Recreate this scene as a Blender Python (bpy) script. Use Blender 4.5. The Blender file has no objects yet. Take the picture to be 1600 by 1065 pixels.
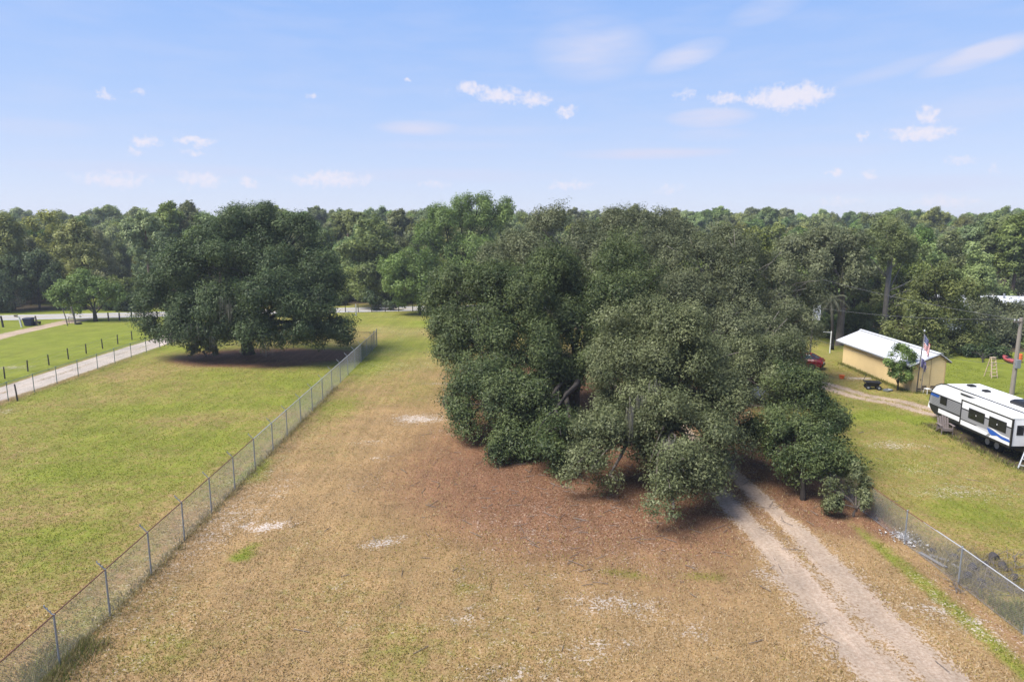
import bpy, math, random
import numpy as np
from mathutils import Vector, Matrix

SC = bpy.context.scene
COL = SC.collection
R = math.radians

# ------------------------------------------------------------------ camera
CAM_H, FPX, PITCH = 14.0, 1067.0, R(9.7)        # drone height, focal length in photo pixels, downward tilt
cd = bpy.data.cameras.new('camera')
cam = bpy.data.objects.new('camera', cd)
COL.objects.link(cam)
cam.location = (0, 0, CAM_H)
cam.rotation_euler = (R(90) - PITCH, 0, 0)
cd.sensor_width = 36.0
cd.lens = FPX / 1600 * 36.0
cd.clip_start, cd.clip_end = 0.5, 20000
SC.camera = cam

def ray(u, v):
    x = (u - 800) / FPX
    y = (532.5 - v) / FPX
    return (x, math.cos(PITCH) + y * math.sin(PITCH), -math.sin(PITCH) + y * math.cos(PITCH))

def G(u, v, z=0.0):
    """photo pixel -> point on the plane z"""
    d = ray(u, v)
    t = (z - CAM_H) / d[2]
    return Vector((d[0] * t, d[1] * t, z))

def A(u, v, Y):
    """photo pixel -> point at distance Y ahead"""
    d = ray(u, v)
    t = Y / d[1]
    return Vector((d[0] * t, Y, CAM_H + d[2] * t))

# ------------------------------------------------------------------ sky, sun, exposure
SUN_EL, SUN_AZ = R(56), R(-112)                 # azimuth clockwise from +Y: the sun stands to the left, a little behind
wd = bpy.data.worlds.new('World')
SC.world = wd
wd.use_nodes = True
SKY_STRENGTH = 0.05
SUN_STRENGTH = 2.0

def build_world():
    nt = wd.node_tree
    N, L = nt.nodes, nt.links
    N.clear()
    out = N.new('ShaderNodeOutputWorld')
    bg = N.new('ShaderNodeBackground')
    bg.inputs['Strength'].default_value = SKY_STRENGTH
    L.new(bg.outputs[0], out.inputs[0])
    sky = N.new('ShaderNodeTexSky')
    sky.sky_type = 'NISHITA'
    sky.sun_disc = False
    sky.sun_elevation = SUN_EL
    sky.sun_rotation = SUN_AZ
    sky.altitude = 0
    sky.air_density = 1.0
    sky.dust_density = 0.15
    sky.ozone_density = 2.4
    tc = N.new('ShaderNodeTexCoord')
    sep = N.new('ShaderNodeSeparateXYZ')
    L.new(tc.outputs['Generated'], sep.inputs[0])

    def math_(op, a, b=None, c=None, clamp=False):
        m = N.new('ShaderNodeMath')
        m.operation = op
        m.use_clamp = clamp
        for i, x in enumerate((a, b, c)):
            if x is None:
                continue
            if isinstance(x, (int, float)):
                m.inputs[i].default_value = x
            else:
                L.new(x, m.inputs[i])
        return m.outputs[0]

    el = math_('MULTIPLY', math_('ARCSINE', sep.outputs[2]), 180 / math.pi)
    az = math_('MULTIPLY', math_('ARCTAN2', sep.outputs[0], sep.outputs[1]), 180 / math.pi)
    azw = math_('WRAP', az, 45.0, -45.0)         # the same field of clouds goes on all round the horizon
    cmb = N.new('ShaderNodeCombineXYZ')
    L.new(azw, cmb.inputs[0])
    L.new(el, cmb.inputs[1])
    nz = N.new('ShaderNodeTexNoise')
    nz.inputs['Scale'].default_value = 1.0
    nz.inputs['Detail'].default_value = 6
    nz.inputs['Roughness'].default_value = 0.68
    L.new(cmb.outputs[0], nz.inputs['Vector'])
    warp = N.new('ShaderNodeVectorMath')
    warp.operation = 'MULTIPLY_ADD'
    L.new(nz.outputs['Color'], warp.inputs[0])
    warp.inputs[1].default_value = (2.8, 1.6, 0)
    off = N.new('ShaderNodeVectorMath')
    off.operation = 'SUBTRACT'
    L.new(cmb.outputs[0], off.inputs[0])
    off.inputs[1].default_value = (1.4, 0.8, 0)
    L.new(off.outputs[0], warp.inputs[2])

    def blob(src, u, v, w, h, s, tilt=0):
        d = ray(u, v)
        a0 = math.degrees(math.atan2(d[0], d[1]))
        e0 = math.degrees(math.asin(d[2] / math.sqrt(sum(x * x for x in d))))
        k = 18.6 * (1 + ((u - 800) / FPX) ** 2)
        w, h = w / k, h / 18.6
        if tilt:
            m = N.new('ShaderNodeMapping')
            m.vector_type = 'TEXTURE'
            m.inputs['Location'].default_value = (a0, e0, 0)
            m.inputs['Rotation'].default_value = (0, 0, tilt)
            m.inputs['Scale'].default_value = (w, h, 1)
        else:
            m = N.new('ShaderNodeVectorMath')
            m.operation = 'MULTIPLY_ADD'
            m.inputs[1].default_value = (1 / w, 1 / h, 0)
            m.inputs[2].default_value = (-a0 / w, -e0 / h, 0)
        L.new(src, m.inputs[0])
        q = N.new('ShaderNodeVectorMath')
        q.operation = 'DOT_PRODUCT'
        L.new(m.outputs[0], q.inputs[0])
        L.new(m.outputs[0], q.inputs[1])
        return math_('MULTIPLY_ADD', q.outputs['Value'], -s, s)

    cumulus = [(1237, 152, 78, 22, 1), (1180, 156, 30, 10, .8), (1135, 155, 32, 12, .75), (1070, 147, 22, 12, .55), (1450, 180, 27, 15, .7),
               (1437, 208, 70, 12, .85), (1348, 214, 9, 7, .7), (735, 138, 34, 12, .8), (780, 148, 42, 16, .85), (835, 157, 34, 13, .75),
               (885, 175, 22, 11, .7), (160, 147, 13, 10, .7), (217, 146, 13, 7, .55), (228, 220, 32, 9, .75), (212, 236, 22, 7, .65),
               (305, 219, 38, 10, .8), (305, 238, 24, 7, .6), (480, 151, 11, 5, .6), (637, 129, 8, 6, .75), (175, 280, 76, 14, .7),
               (315, 281, 50, 15, .7), (388, 284, 20, 10, .7), (515, 280, 92, 14, .75), (680, 287, 32, 8, .5), (890, 290, 50, 8, .6),
               (1307, 271, 16, 8, .8), (1360, 272, 17, 7, .8), (1045, 296, 40, 9, .5), (1505, 250, 34, 8, .55), (1548, 262, 12, 10, .45),
               (1480, 315, 66, 10, .6), (1320, 313, 56, 8, .5)]
    acc = None
    for c in cumulus:
        b = blob(warp.outputs[0], *c)
        acc = b if acc is None else math_('MAXIMUM', acc, b)
    nf = N.new('ShaderNodeTexNoise')
    nf.inputs['Scale'].default_value = 2.3
    nf.inputs['Detail'].default_value = 8
    nf.inputs['Roughness'].default_value = 0.6
    L.new(cmb.outputs[0], nf.inputs['Vector'])
    dens = math_('MULTIPLY_ADD', math_('SUBTRACT', nf.outputs['Fac'], 0.5), 1.35, acc)
    cm = N.new('ShaderNodeMapRange')
    cm.interpolation_type = 'SMOOTHSTEP'
    cm.inputs['From Min'].default_value = 0.12
    cm.inputs['From Max'].default_value = 0.95
    L.new(dens, cm.inputs['Value'])
    cum = math_('MULTIPLY', math_('MULTIPLY', cm.outputs[0], math_('GREATER_THAN', acc, -1.2)), 0.9)
    # thin streaks of high cloud
    n2 = N.new('ShaderNodeTexNoise')
    n2.inputs['Scale'].default_value = 1.0
    n2.inputs['Detail'].default_value = 5
    mp = N.new('ShaderNodeMapping')
    mp.inputs['Rotation'].default_value = (0, 0, -0.12)
    mp.inputs['Scale'].default_value = (0.16, 0.9, 1)
    L.new(cmb.outputs[0], mp.inputs[0])
    L.new(mp.outputs[0], n2.inputs['Vector'])
    cirrus = [(925, 78, 100, 50, .55), (1070, 88, 70, 20, .7, .25), (1530, 86, 110, 16, .95, .24), (1400, 108, 120, 12, .35, .2), (1200, 14, 70, 20, .4, .2),
              (655, 200, 75, 13, .7), (1110, 184, 75, 16, .9), (1110, 211, 75, 12, .35), (1010, 240, 150, 10, .8), (250, 265, 260, 12, .45), (1400, 290, 260, 16, .45), (700, 275, 220, 14, .4), (700, 228, 120, 9, .35),
              (1540, 165, 130, 26, .35, .1), (1300, 235, 150, 14, .25), (60, 200, 120, 14, .3), (800, 205, 160, 10, .25)]
    acc2 = None
    for c in cirrus:
        b = blob(cmb.outputs[0], *c)
        acc2 = b if acc2 is None else math_('MAXIMUM', acc2, b)
    cir = math_('MULTIPLY', math_('MAXIMUM', acc2, 0), math_('MULTIPLY_ADD', n2.outputs['Fac'], 2.6, -0.25), clamp=True)
    veil = math_('MULTIPLY', math_('MULTIPLY_ADD', n2.outputs['Fac'], 1.6, -0.64, clamp=True), 0.32)
    cir = math_('MAXIMUM', cir, veil)
    # pale air towards the horizon
    hz = N.new('ShaderNodeMapRange')
    hz.inputs['From Min'].default_value = 14
    hz.inputs['From Max'].default_value = 40
    hz.inputs['To Min'].default_value = 0.88
    hz.inputs['To Max'].default_value = 0.0
    hz.interpolation_type = 'SMOOTHSTEP'
    L.new(el, hz.inputs['Value'])
    hr = N.new('ShaderNodeValToRGB')
    L.new(math_('MULTIPLY', el, 1 / 30), hr.inputs[0])
    es = hr.color_ramp.elements
    es[0].position, es[0].color = 0.0, (.42, .455, .555, 1)
    es[1].position, es[1].color = 1.0, (.15, .28, .56, 1)
    e = es.new(0.3)
    e.color = (.272, .368, .565, 1)
    e = es.new(0.6)
    e.color = (.178, .304, .57, 1)
    hcol = N.new('ShaderNodeMix')
    hcol.data_type = 'RGBA'
    hcol.blend_type = 'MULTIPLY'
    hcol.inputs['Factor'].default_value = 1
    L.new(hr.outputs[0], hcol.inputs['A'])
    hcol.inputs['B'].default_value = (9.7, 9.7, 9.7, 1)
    tint = N.new('ShaderNodeMix')
    tint.data_type = 'RGBA'
    tint.blend_type = 'MULTIPLY'
    tint.inputs['Factor'].default_value = 1
    tint.inputs['B'].default_value = SKY_TINT
    L.new(sky.outputs[0], tint.inputs['A'])
    cur = tint.outputs['Result']
    for fac, colr in ((hz.outputs[0], hcol.outputs['Result']), (cir, CIRRUS_COL), (cum, CUMULUS_COL)):
        mx = N.new('ShaderNodeMix')
        mx.data_type = 'RGBA'
        L.new(fac, mx.inputs['Factor'])
        L.new(cur, mx.inputs['A'])
        if isinstance(colr, tuple):
            mx.inputs['B'].default_value = colr
        else:
            L.new(colr, mx.inputs['B'])
        cur = mx.outputs['Result']
    L.new(cur, bg.inputs['Color'])

SKY_TINT = (0.97, 0.945, 1.09, 1)
CIRRUS_COL = (3.9, 4.15, 5.3, 1)
CUMULUS_COL = (4.95, 4.8, 5.4, 1)
build_world()

sl = bpy.data.lights.new('sun', 'SUN')
sl.energy = SUN_STRENGTH
sl.angle = R(32)
sl.color = (1.0, 0.955, 0.88)
sun = bpy.data.objects.new('sun', sl)
COL.objects.link(sun)
sd = Vector((math.sin(SUN_AZ) * math.cos(SUN_EL), math.cos(SUN_AZ) * math.cos(SUN_EL), math.sin(SUN_EL)))
sun.rotation_euler = sd.to_track_quat('Z', 'Y').to_euler()
sun.location = sd * 60

vs = SC.view_settings
vs.view_transform = 'Standard'
vs.look = 'None'
vs.gamma = 1
vs.exposure = 1.82
vs.use_curve_mapping = False
cy = SC.cycles
cy.max_bounces = 6
cy.diffuse_bounces = 4
cy.glossy_bounces = 2
cy.transmission_bounces = 3
cy.transparent_max_bounces = 6
cy.use_denoising = True
cy.caustics_reflective = cy.caustics_refractive = False

# ------------------------------------------------------------------ helpers
MATS = {}

def new_mat(name):
    m = bpy.data.materials.new(name)
    m.use_nodes = True
    m.node_tree.nodes.clear()
    MATS[name] = m
    return m, m.node_tree.nodes, m.node_tree.links

def surf(name, col, rough=0.6, var=0.12, scale=6.0, metal=0.0, bump=0.0, stretch=(1, 1, 1), spec=0.4):
    """painted, wooden, metal, plastic surfaces: base colour with procedural mottling"""
    m, N, L = new_mat(name)
    o = N.new('ShaderNodeOutputMaterial')
    b = N.new('ShaderNodeBsdfPrincipled')
    L.new(b.outputs[0], o.inputs[0])
    b.inputs['Roughness'].default_value = rough
    b.inputs['Metallic'].default_value = metal
    b.inputs['Specular IOR Level'].default_value = spec
    tc = N.new('ShaderNodeTexCoord')
    mp = N.new('ShaderNodeMapping')
    mp.inputs['Scale'].default_value = stretch
    L.new(tc.outputs['Object'], mp.inputs[0])
    n = N.new('ShaderNodeTexNoise')
    n.inputs['Scale'].default_value = scale
    n.inputs['Detail'].default_value = 5
    n.inputs['Roughness'].default_value = 0.65
    L.new(mp.outputs[0], n.inputs['Vector'])
    r = N.new('ShaderNodeValToRGB')
    r.color_ramp.elements[0].position = 0.3
    r.color_ramp.elements[1].position = 0.7
    r.color_ramp.elements[0].color = tuple(c * (1 - var) for c in col) + (1,)
    r.color_ramp.elements[1].color = tuple(min(1, c * (1 + var * .7)) for c in col) + (1,)
    L.new(n.outputs['Fac'], r.inputs[0])
    L.new(r.outputs[0], b.inputs['Base Color'])
    if bump:
        bp = N.new('ShaderNodeBump')
        bp.inputs['Strength'].default_value = 0.6
        bp.inputs['Distance'].default_value = bump
        L.new(n.outputs['Fac'], bp.inputs['Height'])
        L.new(bp.outputs[0], b.inputs['Normal'])
    return m

def leaf_mat(name, dark, light, trans=0.3, obvar=0.0, gloss=0.02):
    """leaves: the tint of each leaf comes from the mesh, each tree may differ a little from the next"""
    m, N, L = new_mat(name)
    o = N.new('ShaderNodeOutputMaterial')
    at = N.new('ShaderNodeAttribute')
    at.attribute_name = 'tint'
    mx = N.new('ShaderNodeMix')
    mx.data_type = 'RGBA'
    L.new(at.outputs['Fac'], mx.inputs['Factor'])
    mx.inputs['A'].default_value = dark + (1,)
    mx.inputs['B'].default_value = light + (1,)
    c = mx.outputs['Result']
    if obvar:
        oi = N.new('ShaderNodeObjectInfo')
        h = N.new('ShaderNodeHueSaturation')
        for sock, lo, hi in (('Hue', .5 - .045 * obvar, .5 + .035 * obvar), ('Value', 1 - .35 * obvar, 1 + .35 * obvar), ('Saturation', 1 - .3 * obvar, 1 + .12 * obvar)):
            w = N.new('ShaderNodeTexWhiteNoise')
            w.noise_dimensions = '1D'
            ad = N.new('ShaderNodeMath')
            ad.operation = 'ADD'
            ad.inputs[1].default_value = {'Hue': .1, 'Value': 3.7, 'Saturation': 8.3}[sock]
            L.new(oi.outputs['Random'], ad.inputs[0])
            L.new(ad.outputs[0], w.inputs['W'])
            mr = N.new('ShaderNodeMapRange')
            mr.inputs['To Min'].default_value = lo
            mr.inputs['To Max'].default_value = hi
            L.new(w.outputs['Value'], mr.inputs['Value'])
            L.new(mr.outputs[0], h.inputs[sock])
        L.new(c, h.inputs['Color'])
        c = h.outputs[0]
    d = N.new('ShaderNodeBsdfDiffuse')
    t = N.new('ShaderNodeBsdfTranslucent')
    L.new(c, d.inputs[0])
    L.new(c, t.inputs[0])
    a = N.new('ShaderNodeMixShader')
    a.inputs[0].default_value = trans
    L.new(d.outputs[0], a.inputs[1])
    L.new(t.outputs[0], a.inputs[2])
    g = N.new('ShaderNodeBsdfGlossy')
    g.inputs['Roughness'].default_value = 0.45
    g.inputs['Color'].default_value = (.8, .8, .75, 1)
    b = N.new('ShaderNodeMixShader')
    b.inputs[0].default_value = gloss
    L.new(a.outputs[0], b.inputs[1])
    L.new(g.outputs[0], b.inputs[2])
    L.new(b.outputs[0], o.inputs[0])
    return m

def tag(o, label=None, cat=None, group=None, kind=None):
    if label:
        o['label'] = label
    if cat:
        o['category'] = cat
    if group:
        o['group'] = group
    if kind:
        o['kind'] = kind
    return o

def empty(name, loc=(0, 0, 0), rz=0.0, label=None, cat=None, group=None):
    o = bpy.data.objects.new(name, None)
    o.empty_display_size = 0.3
    COL.objects.link(o)
    o.location = loc
    o.rotation_euler = (0, 0, rz)
    return tag(o, label, cat, group)

def copy_tree(o, parent=None):
    c = o.copy()
    COL.objects.link(c)
    c.parent = parent
    for ch in list(o.children):
        copy_tree(ch, c)
    return c

def mesh_from_arrays(name, verts, faces, mat=None, smooth=False, attrs=None):
    """verts (n,3), faces (m,k) of one size k; attrs: name -> per-vertex floats"""
    me = bpy.data.meshes.new(name)
    verts = np.asarray(verts, dtype=np.float32)
    faces = np.asarray(faces, dtype=np.int32)
    n, (m, k) = len(verts), faces.shape
    me.vertices.add(n)
    me.vertices.foreach_set('co', verts.ravel())
    me.loops.add(m * k)
    me.loops.foreach_set('vertex_index', faces.ravel())
    me.polygons.add(m)
    me.polygons.foreach_set('loop_start', np.arange(0, m * k, k, dtype=np.int32))
    if smooth:
        me.polygons.foreach_set('use_smooth', np.ones(m, dtype=bool))
    for an, av in (attrs or {}).items():
        a = me.attributes.new(an, 'FLOAT', 'POINT')
        a.data.foreach_set('value', np.asarray(av, dtype=np.float32))
    me.update(calc_edges=True)
    if mat is not None:
        me.materials.append(mat if not isinstance(mat, str) else MATS[mat])
    return me

def link(name, me, parent=None, loc=(0, 0, 0), rot=(0, 0, 0)):
    o = bpy.data.objects.new(name, me)
    COL.objects.link(o)
    o.parent = parent
    o.location = loc
    o.rotation_euler = rot
    return o

class MB:
    """collects boxes, bars, tubes and prisms into ONE mesh"""
    def __init__(self):
        self.v, self.f = [], []

    def add(self, vs_, fs):
        k = len(self.v)
        self.v += [tuple(p) for p in vs_]
        self.f += [tuple(i + k for i in f) for f in fs]
        return self

    def box(self, x0, x1, y0, y1, z0, z1, M=None):
        vs_ = [Vector((x, y, z)) for z in (z0, z1) for y in (y0, y1) for x in (x0, x1)]
        if M is not None:
            vs_ = [M @ p for p in vs_]
        return self.add(vs_, [(0, 2, 3, 1), (4, 5, 7, 6), (0, 1, 5, 4), (2, 6, 7, 3), (0, 4, 6, 2), (1, 3, 7, 5)])

    def bar(self, p0, p1, w, h, up=(0, 0, 1)):
        p0, p1 = Vector(p0), Vector(p1)
        d = (p1 - p0).normalized()
        s = d.cross(Vector(up))
        if s.length < 1e-4:
            s = d.cross(Vector((1, 0, 0)))
        s.normalize()
        t = s.cross(d)
        vs_ = []
        for p in (p0, p1):
            for a, b in ((-1, -1), (1, -1), (1, 1), (-1, 1)):
                vs_.append(p + s * a * w / 2 + t * b * h / 2)
        return self.add(vs_, [(0, 1, 2, 3), (7, 6, 5, 4), (0, 4, 5, 1), (1, 5, 6, 2), (2, 6, 7, 3), (3, 7, 4, 0)])

    def tube(self, pts, radii, n=8, cap=True):
        pts = [Vector(p) for p in pts]
        if isinstance(radii, (int, float)):
            radii = [radii] * len(pts)
        ref = Vector((0.31, 0.83, 0.46))
        rings = []
        for i, p in enumerate(pts):
            d = (pts[min(i + 1, len(pts) - 1)] - pts[max(i - 1, 0)]).normalized()
            if abs(d.dot(ref)) > .95:
                ref = Vector((0.9, -0.1, 0.4))
            s = d.cross(ref).normalized()
            t = s.cross(d)
            rings.append([p + (s * math.cos(2 * math.pi * k / n) + t * math.sin(2 * math.pi * k / n)) * radii[i] for k in range(n)])
        vs_ = [q for r_ in rings for q in r_]
        fs = []
        for i in range(len(pts) - 1):
            for k in range(n):
                a, b = i * n + k, i * n + (k + 1) % n
                fs.append((a, a + n, b + n, b))
        if cap:
            fs.append(tuple(range(n)))
            fs.append(tuple(reversed(range((len(pts) - 1) * n, len(pts) * n))))
        return self.add(vs_, fs)

    def prism(self, prof, axis, a0, a1):
        """closed profile of (p, q) pairs extruded along axis x or y; p,q are the other two coordinates in order"""
        n = len(prof)
        vs_ = []
        for a in (a0, a1):
            for p, q in prof:
                vs_.append((a, p, q) if axis == 'x' else ((p, a, q) if axis == 'y' else (p, q, a)))
        fs = [tuple(range(n)), tuple(reversed(range(n, 2 * n)))]
        for i in range(n):
            j = (i + 1) % n
            fs.append((i, i + n, j + n, j))
        return self.add(vs_, fs)

    def loft(self, rings, cap=True):
        n = len(rings[0])
        vs_ = [p for r_ in rings for p in r_]
        fs = []
        for i in range(len(rings) - 1):
            for k in range(n):
                a, b = i * n + k, i * n + (k + 1) % n
                fs.append((a, b, b + n, a + n))
        if cap:
            fs.append(tuple(reversed(range(n))))
            fs.append(tuple(range((len(rings) - 1) * n, len(rings) * n)))
        return self.add(vs_, fs)

    def mesh(self, name, mat, smooth=False, bevel=0):
        me = bpy.data.meshes.new(name)
        me.from_pydata([tuple(p) for p in self.v], [], self.f)
        me.update()
        import bmesh
        bm = bmesh.new()
        bm.from_mesh(me)
        bmesh.ops.recalc_face_normals(bm, faces=bm.faces)
        if bevel:
            bmesh.ops.bevel(bm, geom=[e for e in bm.edges if e.is_manifold and e.calc_face_angle(0) > .6], offset=bevel, segments=2, affect='EDGES', profile=.5)
        bm.to_mesh(me)
        bm.free()
        if smooth:
            me.polygons.foreach_set('use_smooth', np.ones(len(me.polygons), dtype=bool))
        me.materials.append(MATS[mat] if isinstance(mat, str) else mat)
        return me

    def build(self, name, mat, parent=None, loc=(0, 0, 0), rot=(0, 0, 0), smooth=False, bevel=0):
        return link(name, self.mesh(name, mat, smooth, bevel), parent, loc, rot)

def hash2(ix, iy, seed):
    h = (ix.astype(np.int64) * 374761393 + iy.astype(np.int64) * 668265263 + seed * 974634541) & 0x7fffffff
    h = ((h ^ (h >> 13)) * 1274126177) & 0x7fffffff
    return ((h ^ (h >> 16)) & 0xffff) / 65535.0

def vnoise(x, y, s, seed=0):
    x, y = x / s, y / s
    ix, iy = np.floor(x), np.floor(y)
    fx, fy = x - ix, y - iy
    fx, fy = fx * fx * (3 - 2 * fx), fy * fy * (3 - 2 * fy)
    a, b = hash2(ix, iy, seed), hash2(ix + 1, iy, seed)
    c, d = hash2(ix, iy + 1, seed), hash2(ix + 1, iy + 1, seed)
    return (a * (1 - fx) + b * fx) * (1 - fy) + (c * (1 - fx) + d * fx) * fy

def fbm(x, y, s, seed=0, octv=4):
    t, a, n = 0, 1.0, 0
    for i in range(octv):
        t = t + a * vnoise(x, y, s / 2 ** i, seed + i * 17)
        n += a
        a *= .55
    return t / n

def sstep(a, b, x):
    t = np.clip((x - a) / (b - a), 0, 1)
    return t * t * (3 - 2 * t)

def pdist(x, y, pts):
    d = np.full(np.shape(x), 1e9)
    for (x0, y0), (x1, y1) in zip(pts[:-1], pts[1:]):
        dx, dy = x1 - x0, y1 - y0
        t = np.clip(((x - x0) * dx + (y - y0) * dy) / (dx * dx + dy * dy), 0, 1)
        d = np.minimum(d, np.hypot(x - x0 - t * dx, y - y0 - t * dy))
    return d
# ------------------------------------------------------------------ ground
FX1, FX2, FX3, FX4 = -14.75, -40.5, -46.7, 17.45        # the four fence lines run away from the camera

def fx1(y):
    return -14.55 - 0.0215 * (y - 22)

def road_mid(x):
    return 117.2 + 0.19 * x

def track_mid(y):
    return np.interp(y, [-40, 15, 20, 30, 36, 45, 60, 80, 100], [13.2, 12.85, 12.6, 12.2, 11.7, 11.0, 10.0, 9.0, 8.0])

def ell(x, y, cx, cy_, rx, ry):
    return np.hypot((x - cx) / rx, (y - cy_) / ry)

def pg(u, v):
    p = G(u, v)
    return (p.x, p.y)

YARD = [pg(1225, 588), pg(1290, 602), pg(1345, 619), pg(1400, 628), pg(1455, 643), pg(1500, 652)]
DRIVE2 = [(-110, 84.5), pg(-60, 540), pg(0, 526), pg(50, 514), pg(95, 505), pg(125, 500)]
SANDS = [  # bare white patches: pixel, radii in metres, strength
    (650, 655, 2.6, 1.8, .8), (600, 850, 1.6, .5, .75), (690, 600, 2.6, .8, .6), (585, 715, 1.0, .8, .55), (395, 812, 1.7, .6, .85), (350, 800, 2.6, 2.2, .5),
    (560, 690, 1.6, 1.2, .45), (735, 970, 1.8, .8, .5), (960, 955, 2.2, 1.0, .65), (1060, 985, 1.4, .9, .5), (830, 1050, 2.2, .8, .55), (540, 910, 1.4, .8, .4),
    (860, 830, .5, 1.0, .6), (1220, 920, 1.2, 1.5, .7), (1280, 980, 1.5, 1.5, .75), (1410, 700, 2.0, 1.2, .6), (1330, 590, 2.0, .7, .95), (1325, 573, 3, .8, .5),
    (1500, 770, 4.0, 1.5, .5), (1440, 735, 3, 1.5, .4), (1480, 950, 1.6, 1.2, .6), (1560, 985, 1.2, 1.6, .6), (420, 770, 1.6, 3.5, .45), (330, 820, 1.0, 3.5, .55),
    (30, 955, 2.5, 2.0, .25), (480, 690, 1.2, 3, .3), (10, 575, 2.5, 1.2, .6), (470, 845, 1.6, 1.4, .3), (930, 1010, 1.6, .8, .5), (640, 980, 1.2, .8, .35),
    (15, 640, 2.0, 1.0, .5), (560, 960, 2.0, 1.2, .3)]
GREENS = [(520, 640, 2.5, 5, .4), (575, 575, 2.2, 6, .35), (640, 540, 7, 8, .3), (370, 850, .6, 1.0, .8), (395, 740, .7, 3, .6), (1005, 905, 1.0, .5, .6), (1110, 905, .9, .6, .5),
          (280, 1010, 1.2, 1.6, .22), (610, 1020, 1.5, 3, .15), (750, 930, 1.0, .5, .25), (1370, 650, 2.5, 1.6, .4), (1540, 800, 3, 2, .12), (120, 740, 5, 2.5, .2),
          (450, 630, 4, 3, .25), (260, 640, 6, 3, .3), (90, 830, 4, 1.6, .25), (1440, 660, 1.4, 1.4, .5), (1530, 685, 1.2, 1.6, .5), (1560, 820, 3, 3, .12), (690, 505, 5, 4, .35)]

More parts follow.
